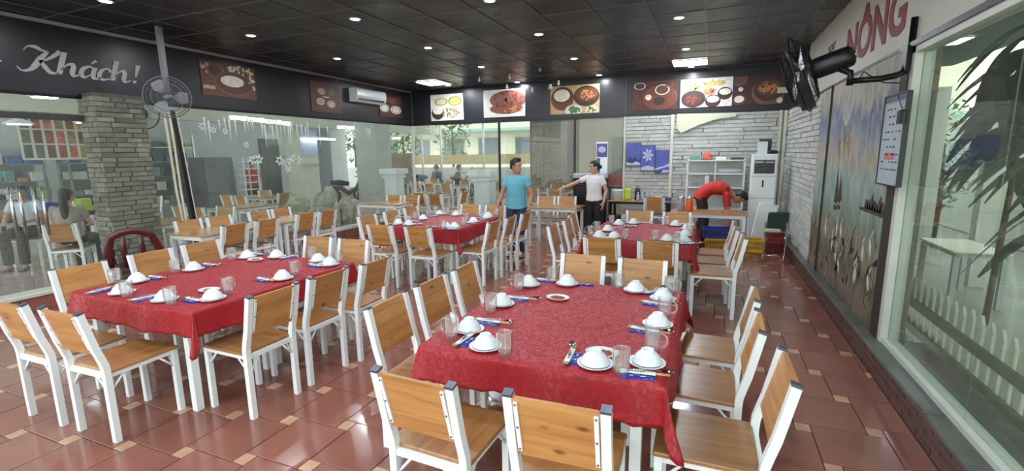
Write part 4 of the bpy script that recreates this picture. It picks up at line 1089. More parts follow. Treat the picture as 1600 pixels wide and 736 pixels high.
for k in range(56):
    a = 2*PI*k/56; c, s = math.cos(a), math.sin(a)
    b.tube([TM @ Vector((.07*c,.07*s,zc-.09)), TM @ Vector((R2*.75*c,R2*.75*s,zc-.08)), TM @ Vector((R2*c,R2*s,zc)), TM @ Vector((R2*.75*c,R2*.75*s,zc+.08)), TM @ Vector((.05*c,.05*s,zc+.1))], .0013, 4)
for r, z in ((R2,0),(R2*.75,-.08),(R2*.75,.08),(.14,-.09),(.14,.095)): b.tube([TM @ Vector((r*math.cos(2*PI*k/40),r*math.sin(2*PI*k/40),zc+z)) for k in range(40)], .007 if z == 0 else .003, 5, close=True)
b.build('cage', M['blackm'], t)
b = MB()
for k in range(3):
    a0 = 2*PI*k/3+.4; vs = []
    for i in range(8):
        for s in (0,1):
            r = .05+.25*i/7; a = a0+(s-.5)*(.7+.3*math.sin(i/7*PI)); vs.append(TM @ Vector((r*math.cos(a), r*math.sin(a), zc+(s-.5)*.08)))
    b.add(vs, [(2*i,2*i+1,2*i+3,2*i+2) for i in range(7)], True)
b.build('blades', mat('fan_blade_dark', (64,66,70), .35, metal=.4), t)
P = [AX(1338,130,1.0), AX(1350,112,1.02), AX(1362,120,1.1), AX(1380,129,1.2), AX(1408,130,XR-.02), AX(1412,126,XR-.01)]
MB().tube([rel(p) for p in P], .005, 6).build('power_cable', M['black'], t)
# narrow poster board with a hanging gadget
a = AX(1428,146,XR-.05); b_ = AX(1393,151,XR-.05); c_ = AX(1411,289,XR-.05); d_ = AX(1379,287,XR-.05)
y0, y1 = (a.y+c_.y)/2, (b_.y+d_.y)/2
t = thing('notice_board', 'narrow tall white notice board hanging beside the window', 'notice board', (XR-.075, y0, (c_.z+d_.z)/2)); h = (a.z+b_.z)/2-(c_.z+d_.z)/2; w = y1-y0
MB().box(-.012,.012,0,w,0,h).build('board', mat('blue_white_print', (170,184,196), .3, var=.1), t)
MB().box(-.018,.016,-.012,0,-.01,h+.01).box(-.018,.016,w,w+.012,-.01,h+.01).box(-.018,.016,0,w,h,h+.012).box(-.018,.016,0,w,-.012,0).build('frame', M['black'], t)
b = MB(); rn = random.Random(2)
for r_ in range(9):
    z = h*(.86-.085*r_)
    for k in range(5):
        if rn.random() < .85: b.box(-.0128,-.012,w*(.12+.16*k),w*(.12+.16*k)+w*rn.uniform(.06,.13),z-.012,z)
b.build('small_print', M['ink'], t)
MB().box(-.0128,-.012,w*.25,w*.75,h*.28,h*.36).build('red_stamp', mat('pink_stamp', (196,120,110), .5), t)
MB().box(-.0128,-.012,0,w,h*.93,h).build('header_band', mat('navy_band', (70,84,120), .4), t)
g = AX(1409,183,XR-.12)-t.location
MB().cbox(g.x-.02,g.x+.02,g.y-.045,g.y+.045,g.z-.045,g.z+.05,.012).build('hanging_gadget', M['black'], t)
MB().tube([g+Vector((0,0,.05)), Vector((-.02,w*.4,h))], .003, 5).build('string', M['black'], t)
# ================================================================ BARE TABLES OF THE HALL AND THEIR CHAIRS
GB = 'bare wooden tables with white legs'; GS = 'white framed wooden dining chairs at the bare tables'
def bare(w, l, x, y, label, rz=0):
    t = make_table('dining_table', label, w, l, GB); t.location = (x, y, 0); t.rotation_euler.z = rz; return t
bare(.68, 1.28, -6.33, 4.60, 'bare wooden table with white legs right behind the brick column, by the glass')
bare(.68, 1.10, -6.33, 5.82, 'bare wooden table with white legs second along the left glass')
for nm, x, y, f in (('hall side of the bare table behind the brick column, nearer one',-5.86,4.36,FR),('hall side of the bare table behind the brick column, farther one',-5.86,4.86,FR),
    ('hall side of the second bare table along the left glass, nearer one',-5.90,5.62,FR),('hall side of the second bare table along the left glass, farther one',-5.86,6.04,FR),
    ('glass side of the bare table behind the brick column, nearer one',-6.98,4.45,FL),('glass side of the bare table behind the brick column, farther one',-6.95,4.90,FL),
    ('glass side of the second bare table along the left glass, nearer one',-6.95,5.60,FL),('glass side of the second bare table along the left glass, farther one',-6.95,6.05,FL)):
    chair('white wooden chair, '+nm, GS, x, y, f, 0)
bare(1.0, .68, -6.35, 8.2, 'bare wooden table near the back left corner of the hall')
for nm, x, y, f in (('far side of the bare table near the back left corner, left one',-6.57,8.82,FF),('far side of the bare table near the back left corner, right one',-6.12,8.86,FF),
    ('leftmost of three in the back left corner',-6.32,9.40,FN),('middle one of three in the back left corner',-5.80,9.26,FN),('rightmost of three in the back left corner',-5.40,9.98,FR)):
    chair('white-framed wooden chair, '+nm, GS, x, y, f, 0)
bare(.6, .7, -6.32, 10.05, 'bare wooden table in the back left corner between chairs')
bare(.95, .62, -2.66, 8.52, 'bare wooden table between the man in blue and the woman in white')
chair('white-framed wooden chair behind the bare table next to the woman, left one', GS, -3.13, 9.36, FF, 0)
chair('white-framed wooden chair behind the bare table next to the woman, right one', GS, -2.70, 9.40, FF, 0)
bt = bare(1.16, .62, 0.0, 8.42, 'long bare light wood table in front of the bending person', -.05)
p1 = make_table('sideboard_table', 'dark-legged buffet table with cups and bags against the stone wall', 1.22, .55, None, M['wood_top'], M['blackm']); p1.location = (-1.33, 10.12, 0)
chair('white-framed wooden chair pulled up to the dark-legged buffet table', GS, -1.0, 9.66, FN, .05)

# things on the light wood table
def on(tx, px, py, z=.743): p = G(px, py, z); return p
def jug(label, x, y, m):
    t = thing('thermos_jug', label, 'jug', (x, y, .7425), .4, 'jugs on the light wood table')
    MB().lathe([(.0001,0),(.058,0),(.06,.01),(.057,.17),(.05,.2),(.0001,.2)], 24).build('body', m, t)
    MB().lathe([(.05,.198),(.052,.215),(.03,.24),(.0001,.242)], 20).build('lid', M['steel'], t)
    MB().tube([(.056,0,.17),(.1,0,.16),(.1,0,.06),(.057,0,.04)], .008, 8).build('handle', m, t)
    MB().add([(-.05,-.015,.19),(-.05,.015,.19),(-.08,0,.22),(-.05,0,.165)], [(0,1,2),(0,2,3),(1,3,2),(0,3,1)]).build('spout', M['steel'], t)
pj = on(0, 1063, 324); jug('grey thermos jug with steel lid on the light wood table', -.43, 8.45, mat('lilac_grey_plastic', (150,146,156), .4))
jug('orange thermos jug on the light wood table', -.30, 8.42, mat('orange_plastic', (214,96,44), .4))
# things on the buffet table: built round
def simple(name, label, cat, prof, m, x, y, z, group=None, n=20, extra=None, **k):
    o = MB().lathe(prof, n, **k).build(name, m); o.location = (x, y, z); return tag(o, label, cat, group)
simple('bucket', 'white plastic bucket on the left end of the buffet table', 'bucket', [(.0001,0),(.085,0),(.115,.2),(.12,.21),(.11,.21),(.08,.01),(.0001,.01)], M['porc'], -1.78, 10.0, .7425)
def bag(label, x, y, z, w, d, h, m, name='carrier_bag'):
    t = thing(name, label, 'bag', (x, y, z), .15)
    b = MB(); V = []; F = []; nz = 7; n = 16
    for j in range(nz):
        s = j/(nz-1)
        for k in range(n):
            a = 2*PI*k/n; q = 1-.18*s+.05*math.sin(5*a+j)
            cx_ = math.copysign(abs(math.cos(a))**.6, math.cos(a)); cy_ = math.copysign(abs(math.sin(a))**.6, math.sin(a))
            V.append((w/2*cx_*q, d/2*cy_*q*(1-.5*s), h*s+(.012*math.sin(3*a+j) if j == nz-1 else 0)))
    for j in range(nz-1):
        for k in range(n): F.append((j*n+k, j*n+(k+1) % n, (j+1)*n+(k+1) % n, (j+1)*n+k))
    F.append(tuple(range(n-1,-1,-1))); F.append(tuple(range((nz-1)*n, nz*n)))
    b.add(V, F, True); b.build('body', m, t)
    MB().tube([(-w*.22,0,h*.97),(-w*.2,0,h*1.2),(0,0,h*1.3),(w*.2,0,h*1.2),(w*.22,0,h*.97)], .006, 6).build('handle', m, t)
M['lime'] = mat('lime_plastic', (168,190,50), .4); M['dgreen'] = mat('dark_green_plastic', (34,60,48), .5)
bag('lime green bag standing on the buffet table', -1.58, 10.05, .7425, .16, .1, .24, M['lime'])
bag('dark small bag behind the lime green bag', -1.40, 10.22, .7425, .12, .09, .22, M['black'])
M['pet'] = mat('pale_blue_bottle', (150,176,192), .15, coat=.5)
for k, (x, y) in enumerate(((-1.36,10.02),(-1.28,10.08),(-1.18,10.0),(-1.10,10.08))):
    t = thing('plastic_bottle', 'pale blue plastic bottle on the buffet table, '+('leftmost','second from the left','third from the left','rightmost')[k], 'bottle', (x, y, .7425), 0, 'plastic bottles on the buffet table')
    MB().lathe([(.0001,0),(.03,0),(.032,.01),(.032,.1),(.014,.135),(.012,.15),(.0001,.15)], 16).build('body', M['pet'], t)
    MB().lathe([(.0145,.145),(.0145,.165),(.0001,.166)], 12).build('cap', M['white'], t)
o = MB().cbox(-.07,.07,-.05,.05,0,.07).build('tissue_box', M['white']); o.location = (-.98,10.2,.7425); tag(o, 'white tissue box on the buffet table behind the chair', 'box')
o = MB().cbox(-.09,.09,-.06,.06,0,.06).build('snack_box', mat('blue_carton', (52,66,150), .5)); o.location = (-.80,10.12,.7425); tag(o, 'blue carton at the right end of the buffet table', 'box')
# dining room left side: maroon plastic armchair
M['maroon'] = mat('maroon_plastic', (74,24,30), .3, coat=.3)
pc_ = thing('plastic_armchair', 'maroon plastic armchair between the brick column and the first bare table', 'chair', (-6.72, 3.60, 0), 1.0)
MB().cbox(-.23,.23,-.22,.24,.38,.41,.012).build('seat', M['maroon'], pc_)
for sx in (-1,1):
    for sy in (-1,1): MB().tube([(sx*.24,sy*.24,0),(sx*.2,sy*.2,.39)], [.018,.028], 8).build('leg', M['maroon'], pc_)
b = MB(); pts = [(-.25,-.2,.40),(-.25,-.26,.62),(-.2,-.3,.80),(-.1,-.32,.86),(0,-.325,.875),(.1,-.32,.86),(.2,-.3,.80),(.25,-.26,.62),(.25,-.2,.40)]
b.tube(pts, .045, 10, sx=1, sy=.5)
for x in (-.09, .09): b.tube([(x,-.2,.40),(x,-.28,.65),(x*.9,-.315,.86)], .03, 8, sx=1, sy=.5, ref=(1,0,0))
b.build('backrest', M['maroon'], pc_)
for s in (-1,1): MB().tube([(s*.25,-.25,.62),(s*.27,-.05,.63),(s*.27,.16,.61),(s*.25,.22,.55),(s*.24,.22,.39)], .022, 8).build('armrest', M['maroon'], pc_)

# ================================================================ THE BACK WALL'S THINGS
# three blue pictures
M['art1'] = mat('blue_art', (62,78,158), .35, var=.25, vscale=5); M['art2'] = mat('pale_art', (176,186,214), .4); M['art3'] = mat('navy_art', (34,40,100), .4)
for k, ((x0_, y0_, x1_, y1_), nm) in enumerate((((980,224,1003,258),'left one with mountains'),((1002,228,1025,266),'middle one with a white flower'),((1025,235,1048,270),'right and lowest one with waves'))):
    a = AY(x0_, y0_, YB-.05); b_ = AY(x1_, y1_, YB-.05); w = b_.x-a.x-.035; h = a.z-b_.z
    t = thing('wall_picture', f'small blue canvas picture on the stone wall, {nm}', 'picture', (a.x, YB-.045-.002*k, b_.z), 0, 'three blue canvas pictures')
    MB().box(0,w,-.02,0.01,0,h).build('canvas', M['art1'], t)
    MB().box(-.008,0,-.022,.012,-.008,h+.008).box(w,w+.008,-.022,.012,-.008,h+.008).box(0,w,-.022,.012,h,h+.008).box(0,w,-.022,.012,-.008,0).build('edge', M['art3'], t)
    b = MB()
    def P(pts): b.add([(u*w,-.0205-.0004*b.mi,v*h) for u,v in pts], [tuple(range(len(pts)))])
    if k == 0:
        b.mi = 0; P([(0,0),(1,0),(1,.3),(.8,.22),(.6,.42),(.45,.28),(.25,.38),(0,.2)]); b.mi = 1; P([(0,0),(1,0),(1,.1),(.7,.17),(.4,.08),(0,.14)])
    elif k == 1:
        b.mi = 1
        for q in range(7):
            a_ = q*.9; P([(.5,.62),(.5+.28*math.cos(a_-.3),.62+.2*math.sin(a_-.3)),(.5+.42*math.cos(a_),.62+.3*math.sin(a_)),(.5+.28*math.cos(a_+.3),.62+.2*math.sin(a_+.3))])
        P([(0,0),(1,0),(1,.12),(.5,.2),(0,.1)]); b.mi = 0; P([(.5,.4),(.58,.2),(.5,0),(.42,.2)])
    else:
        b.mi = 1; P([(0,.12),(.5,.2),(1,.3),(1,.42),(.6,.3),(0,.2)]); P([(.4,0),(.9,.02),(1,.12),(.6,.12)]); b.mi = 0; P([(0,0),(.4,0),(.6,.1),(0,.1)])
    b.build('painted_shapes', [M['art3'], M['art2']], t)
# vertical ivory pipes on the stone wall
def vpipe(px, ya, yb, label, r=.02, name='wall_pipe'):
    a = AY(px, ya, YB-.06); c = AY(px-1, yb, YB-.06)
    o = MB().sq([(a.x, YB-.06, min(a.z, ZF)), (a.x, YB-.06, max(c.z, .02))], r*2, r*1.4).build(name, M['pipe']); tag(o, label, 'pipe', 'ivory pipes on the stone wall')
vpipe(1051.5, 178, 330, 'broad ivory strip running down the stone wall right of the blue pictures', .03)
vpipe(1221, 172, 330, 'left ivory pipe in the corner above the standing air conditioner', .022)
vpipe(1229, 172, 330, 'right ivory pipe in the corner above the standing air conditioner', .026)
P = [AY(1025,182,YB-.05), AY(1036,192,YB-.05), AY(1044,208,YB-.05), AY(1049,225,YB-.05)]
o = MB().tube(P, .006, 6).build('cable', M['pipe']); tag(o, 'thin pale cable curving down to the ivory strip', 'cable')
# torn pale banner hanging under the fascia
bp_ = [(1058,178),(1151,176),(1150,182),(1120,186),(1090,196),(1064,208),(1057,200)]
V = [AY(x,y,YB-.06) for x,y in bp_]; vs = [tuple(v) for v in V]+[(v.x,v.y-.012,v.z) for v in V]; n = len(V)
o = MB().add(vs, [tuple(range(n)), tuple(range(2*n-1,n-1,-1))]+[(i,n+i,n+(i+1)%n,(i+1)%n) for i in range(n)]).build('torn_banner', mat('pale_green_banner', (198,204,176), .6)); tag(o, 'pale torn banner strip hanging below the fascia on the stone wall', 'banner')
o = MB().box(AY(1215,134,YB-.03).x, XR-.02, YB-.09, YB-.02, AY(1222,146,YB).z, AY(1222,137,YB).z).build('junction_box', M['pipe']); tag(o, 'small pale junction box at the right end of the back fascia', 'box')

# standing air conditioner
sa = thing('standing_air_conditioner', 'tall white standing air conditioner in the back right corner', 'air conditioner', (.675, 9.52, 0))
MB().cbox(0,.40,0,.34,0,1.66,.012).build('body', M['white'], sa)
b = MB().box(.04,.36,-.006,.002,1.32,1.56); b.build('air_outlet', M['black'], sa)
for k in range(9): MB().box(.045,.355,-.012,-.004,1.335+.025*k,1.343+.025*k).build('slat', M['steel'] if k > 6 else M['rail'], sa)
MB().box(.185,.215,-.012,-.006,1.325,1.555).build('mullion', M['rail'], sa)
MB().box(.18,.205,-.004,.002,1.08,1.20).build('display', M['black'], sa)
MB().box(.0,.4,-.004,.002,1.27,1.276).box(.0,.4,-.004,.002,.88,.885).box(.0,.4,-.004,.002,.12,.125).build('seams', M['rail'], sa)
o = MB().cbox(0,.16,0,.012,0,.22,.002).build('paper_notice', M['porc']); o.location = (.75,9.60,1.662); o.rotation_euler = (-.12,0,0); tag(o, 'white paper notice propped on the standing air conditioner', 'notice')
o = MB().cbox(0,.2,0,.1,0,.26,.01).build('glass_tank', mat('dark_green_glass', (44,66,60), .15)); o.location = (.78,9.70,1.662); tag(o, 'dark green box behind the paper notice on the standing air conditioner', 'box')
o = MB().ell((0,0,.03),(.12,.1,.035)).build('cap_lid', M['black']); o.location = (1.0,9.62,1.662); o.scale=(.8,.8,1); tag(o, 'black round lid lying on the standing air conditioner', 'lid')

# white shelf unit
shx0, shx1, shy0, shy1 = -.44, .60, 9.98, 10.36
rk = thing('shelf_unit', 'white open shelf unit left of the standing air conditioner', 'shelf', (shx0, shy0, 0))
w = shx1-shx0; d = shy1-shy0
for z in (.25, .62, 1.03, 1.30, 1.555): MB().box(0,w,0,d,z-.02,z).build('shelf', M['white'], rk)
for x in (.012, w-.012):
    for y in (.012, d-.012): MB().sq([(x,y,0),(x,y,1.57)], .024,.024).build('post', M['white'], rk)
MB().sq([(w*.5,.012,1.03),(w*.5,.012,1.555)], .016,.016).build('post', M['white'], rk)
MB().box(.02,w-.02,d-.01,d-.004,.25,1.555).build('back_panel', mat('shelf_back', (190,192,186), .5), rk)
def boxthing(name, label, cat, x0, x1, y0, y1, z0, z1, m, grp=None, c=.008):
    o = MB().cbox(-(x1-x0)/2,(x1-x0)/2,-(y1-y0)/2,(y1-y0)/2,0,z1-z0,c).build(name, m); o.location = ((x0+x1)/2,(y0+y1)/2,z0); return tag(o, label, cat, grp)
boxthing('storage_box', 'teal plastic box on top of the shelf unit, left end', 'box', -.40,-.18,10.05,10.25,1.556,1.64, mat('teal_plastic', (110,150,140), .4))
bag('red and white knotted bag on top of the shelf unit', -.07, 10.15, 1.556, .18, .14, .12, mat('red_white_bag', (206,92,76), .4, var=.4, vscale=20))
boxthing('storage_box', 'low pale box on top of the shelf unit, in the middle', 'box', .08,.27,10.08,10.28,1.556,1.61, M['white'])
boxthing('tray', 'dark brown tray on top of the shelf unit, right end', 'tray', .34,.57,10.05,10.28,1.556,1.60, mat('brown_tray', (84,56,48), .5))
o = MB().tube([(0,0,0),(.42,0,0)], .045, 16).build('plastic_roll', mat('clear_roll', (196,204,208), .2)); o.location = (.14,10.12,1.347); tag(o, 'roll of clear plastic sheet lying on the second shelf', 'roll')
boxthing('paper_stack', 'white paper roll standing on the third shelf', 'paper', -.10,-.02,10.05,10.13,1.031,1.26, M['porc'])
for k, x in enumerate((-.36,-.30,-.24)):
    simple('tumbler', 'small clear tumbler on the third shelf, '+('left one','middle one','right one')[k], 'glass', [(.0001,0),(.022,0),(.026,.08),(.024,.08),(.02,.006),(.0001,.006)], M['glass'], x, 10.1+.02*k, 1.031, 'tumblers on the shelf unit', 14)

# crates
def crate(label, x, y, z, w, d, h, m, rz=0, grp='plastic crates by the back wall'):
    t = thing('plastic_crate', label, 'crate', (x, y, z), rz, grp)
    MB().box(-w/2,w/2,-d/2,d/2,0,.012).build('base', m, t)
    for sy in (-1,1):
        b = MB(); y_ = sy*(d/2-.006)
        b.box(-w/2,w/2,y_-.006,y_+.006,0,.03).box(-w/2,w/2,y_-.012,y_+.012,h-.04,h).box(-w/2,w/2,y_-.006,y_+.006,h*.45,h*.55)
        for k in range(11): x_ = -w/2+.01+(w-.02)*k/10; b.box(x_-.006,x_+.006,y_-.006,y_+.006,.03,h-.04)
        b.build('side', m, t)
    for sx in (-1,1):
        b = MB(); x_ = sx*(w/2-.006)
        b.box(x_-.006,x_+.006,-d/2+.012,d/2-.012,0,.03).box(x_-.012,x_+.012,-d/2+.012,d/2-.012,h-.04,h)
        for k in range(8): y_ = -d/2+.02+(d-.04)*k/7; b.box(x_-.006,x_+.006,y_-.006,y_+.006,.03,h-.04)
        b.build('end', m, t)
    return t
cy_, cr_, cb_ = mat('yellow_crate', (224,176,44), .4), mat('red_crate', (132,40,44), .4), mat('blue_crate', (38,54,150), .4)
crate('yellow crate on the floor left of the others, under the blue crate', .22, 9.00, 0, .50,.34,.22, cy_)
crate('yellow crate on the floor right below the standing air conditioner', .70, 8.98, 0, .40,.32,.22, cy_, .06)
crate('blue crate standing on the left yellow crate', .16, 9.00, .221, .46,.32,.17, cb_, .06)
crate('lower dark red crate beside the chrome stand', 1.085, 9.12, 0, .25,.34,.22, cr_)
crate('upper dark red crate stacked beside the chrome stand', 1.085, 9.12, .221, .25,.34,.22, cr_, .04)
t = thing('framed_panel', 'grey framed pale panel leaning against the standing air conditioner', 'panel', (.86, 9.42, 0)); 
LM = Matrix.Rotation(-.10, 4, 'X') @ Matrix.Rotation(.16, 4, 'Y')
MB().box(-.145,.145,-.01,.01,.02,.78,LM).build('board', M['white'], t)
MB().box(-.16,-.145,-.014,.014,.0,.8,LM).box(.145,.16,-.014,.014,.0,.8,LM).box(-.145,.145,-.014,.014,.78,.8,LM).box(-.145,.145,-.014,.014,.0,.02,LM).build('frame', M['steel'], t)
# chrome stand with green and beige things
t = thing('chrome_stand', 'small chrome tube stand holding a dark green chair back by the right wall', 'stand', (1.0, 8.42, 0), .1)
for s in (-1,1):
    MB().tube([(s*.15-.05,-.16,.012),(s*.15-.03,-.10,.05),(s*.15,0,.06),(s*.15,0,.62)], .012, 8).build('upright', M['chrome'], t)
    MB().tube([(s*.15-.02,.18,.012),(s*.15,.10,.05),(s*.15,0,.06)], .012, 8).build('foot', M['chrome'], t)
MB().tube([(-.15,0,.06),(.15,0,.06)], .011, 8).tube([(-.15,0,.45),(.15,0,.45)], .011, 8).build('crossbar', M['chrome'], t)
o = MB().cbox(-.15,.15,-.03,.03,0,.26,.03).build('back_pad', M['dgreen'], t, loc=(.03,.05,.50)); o.rotation_euler = (.1,0,0)
MB().cbox(-.17,.05,-.12,.02,.46,.50,.01).build('seat_board', M['cream'], t)

# evaporative cooler in front of the back glass
a = AY(896, 268, 10.3); b_ = AY(946, 325, 10.3)
t = thing('air_cooler', 'big dark evaporative air cooler with slatted grille behind the woman', 'air cooler', ((a.x+b_.x)/2, 10.28, 0)); w = b_.x-a.x; h = 1.28
MB().cbox(-w/2,w/2,-.0,.24,.06,h-.1,.01).build('body', M['blackm'], t)
MB().cbox(-w/2-.01,w/2+.01,-.01,.25,h-.1,h,.02).build('top_cover', mat('pale_grey_plastic', (170,178,186), .4), t)
for k in range(16): MB().box(-w/2+.04,w/2-.04,-.022,.0,.14+.062*k,.17+.062*k,Matrix.Rotation(0,4,'X')).build('slat', M['black'], t)
for sx in (-1,1): MB().tube([(sx*(w/2-.06),.06,.03),(sx*(w/2-.03),.06,.03)], .03, 14).tube([(sx*(w/2-.06),.2,.03),(sx*(w/2-.03),.2,.03)], .03, 14).build('wheel', M['black'], t)
# standing poster beside the stone wall
a = AY(934, 222, YB-.06); b_ = AY(948, 262, YB-.06)
t = thing('poster', 'purple and white poster stuck on the glass behind the woman', 'poster', (AY(932,222,YB-.02).x, YB-.02, AY(932,305,YB).z)); w = AY(950,222,YB).x-AY(932,222,YB).x; h = AY(932,222,YB).z-AY(932,305,YB).z
MB().box(0,w,-.006,.004,0,h).build('sheet', M['porc'], t)
b = MB(); b.box(.01,w-.01,-.0075,-.006,h*.72,h*.97).box(.01,w*.35,-.0075,-.006,h*.4,h*.7); b.build('purple_print', mat('purple_print', (86,84,150), .5), t)
b = MB(); b.ell((w*.5,-.0075,h*.86),(w*.34,.001,h*.06)).ell((w*.65,-.0075,h*.25),(w*.3,.001,h*.14)); b.build('pale_print', M['art2'], t)
# ================================================================ PEOPLE
def loft(b, rings, n=20):
    vs = []; fs = []
    for c, R, F, rx_, ry_ in rings:
        for k in range(n):
            a = 2*PI*k/n; vs.append(Vector(c)+R*(rx_*math.cos(a))+F*(ry_*math.sin(a)))
    N = len(rings)
    for j in range(N-1):
        for k in range(n): fs.append((j*n+k, j*n+(k+1) % n, (j+1)*n+(k+1) % n, (j+1)*n+k))
    fs.append(tuple(range(n-1,-1,-1))); fs.append(tuple(range((N-1)*n, N*n)))
    b.add(vs, fs, True)
def spine_rings(P, prof, ext=0.0):
    # prof: (t along pelvis -> chest -> neck, rx, ry); spine is a quadratic through pel, mid, nk
    pel, mid, nk = Vector(P['pel']), Vector(P['mid']), Vector(P['nk'])
    Rp = Vector(P.get('Rp', (1,0,0))); Rs = (Vector(P['shR'])-Vector(P['shL'])).normalized()
    out = []
    for t, rx_, ry_ in prof:
        # Lagrange at 0, .5, 1
        f = lambda s: pel*((s-.5)*(s-1)*2)+mid*(-4*s*(s-1))+nk*(2*s*(s-.5))
        c = f(t); T = (f(t+.02)-f(t-.02)).normalized(); R = (Rp*(1-t)+Rs*t); R = (R-T*R.dot(T)).normalized(); F = T.cross(R)
        out.append((c, R, F, rx_+ext, ry_+ext))
    return out
def limb(b, pts, rr, n=14, m=4):
    # smooth-ish chain of joints
    b.tube(pts, rr, n)
    for p, r in zip(pts, rr): b.ell(p, (r*1.0,)*3, 10, 7)
def hand(b, w, d, pn, s=1, curl=.35, spread=.012, grip=False):
    # w wrist, d unit direction of the fingers, pn palm normal, s side of the thumb (+1/-1 along d x pn)
    d = Vector(d).normalized(); pn = Vector(pn); pn = (pn-d*pn.dot(d)).normalized(); sd = d.cross(pn).normalized()*s
    w = Vector(w); k = w+d*.088
    loft(b, [(w-d*.015, sd, pn, .024, .019), (w+d*.02, sd, pn, .032, .016), (w+d*.06, sd, pn, .040, .015), (k, sd, pn, .038, .013)], 12)
    for i, (o, L) in enumerate(((.029,.070),(.010,.078),(-.010,.073),(-.029,.058))):
        c = curl*(1+.12*i); p0 = k+sd*o-d*.012
        p1 = p0+(d+sd*o*1.2).normalized()*L*.45; d2 = (d*math.cos(c)+pn*math.sin(c)); p2 = p1+d2*L*.32
        d3 = (d*math.cos(2*c)+pn*math.sin(2*c)); p3 = p2+d3*L*.26
        b.tube([p0,p1,p2,p3], [.0088,.0084,.0078,.0068], 8); b.ell(p3, (.0068,)*3, 6, 4); b.ell(p1, (.0086,)*3, 6, 4); b.ell(p2, (.0078,)*3, 6, 4)
    t0 = w+d*.022+sd*.026; t1 = t0+(d*.55+sd*.65+pn*.3).normalized()*.036; t2 = t1+(d*.85+sd*.15+pn*.35).normalized()*.030
    b.tube([w+d*.01+sd*.012,t0,t1,t2], [.014,.0135,.0105,.0085], 8); b.ell(t2, (.0085,)*3, 6, 4); b.ell(t1, (.0104,)*3, 6, 4)
def finish(b, name, m, parent, vox, sm=3):
    tmp = b.build('tmp_figure', m)
    md = tmp.modifiers.new('r', 'REMESH'); md.mode = 'VOXEL'; md.voxel_size = vox; md.use_smooth_shade = True
    if sm: s2 = tmp.modifiers.new('s', 'SMOOTH'); s2.factor = .5; s2.iterations = sm
    bpy.context.view_layer.update()
    me = bpy.data.meshes.new_from_object(tmp.evaluated_get(bpy.context.evaluated_depsgraph_get()))
    old = tmp.data; bpy.data.objects.remove(tmp); bpy.data.meshes.remove(old)
    me.name = name
    if not me.materials: me.materials.append(m)
    for p in me.polygons: p.use_smooth = True
    o = bpy.data.objects.new(name, me); COL.objects.link(o); o.parent = parent
    return o
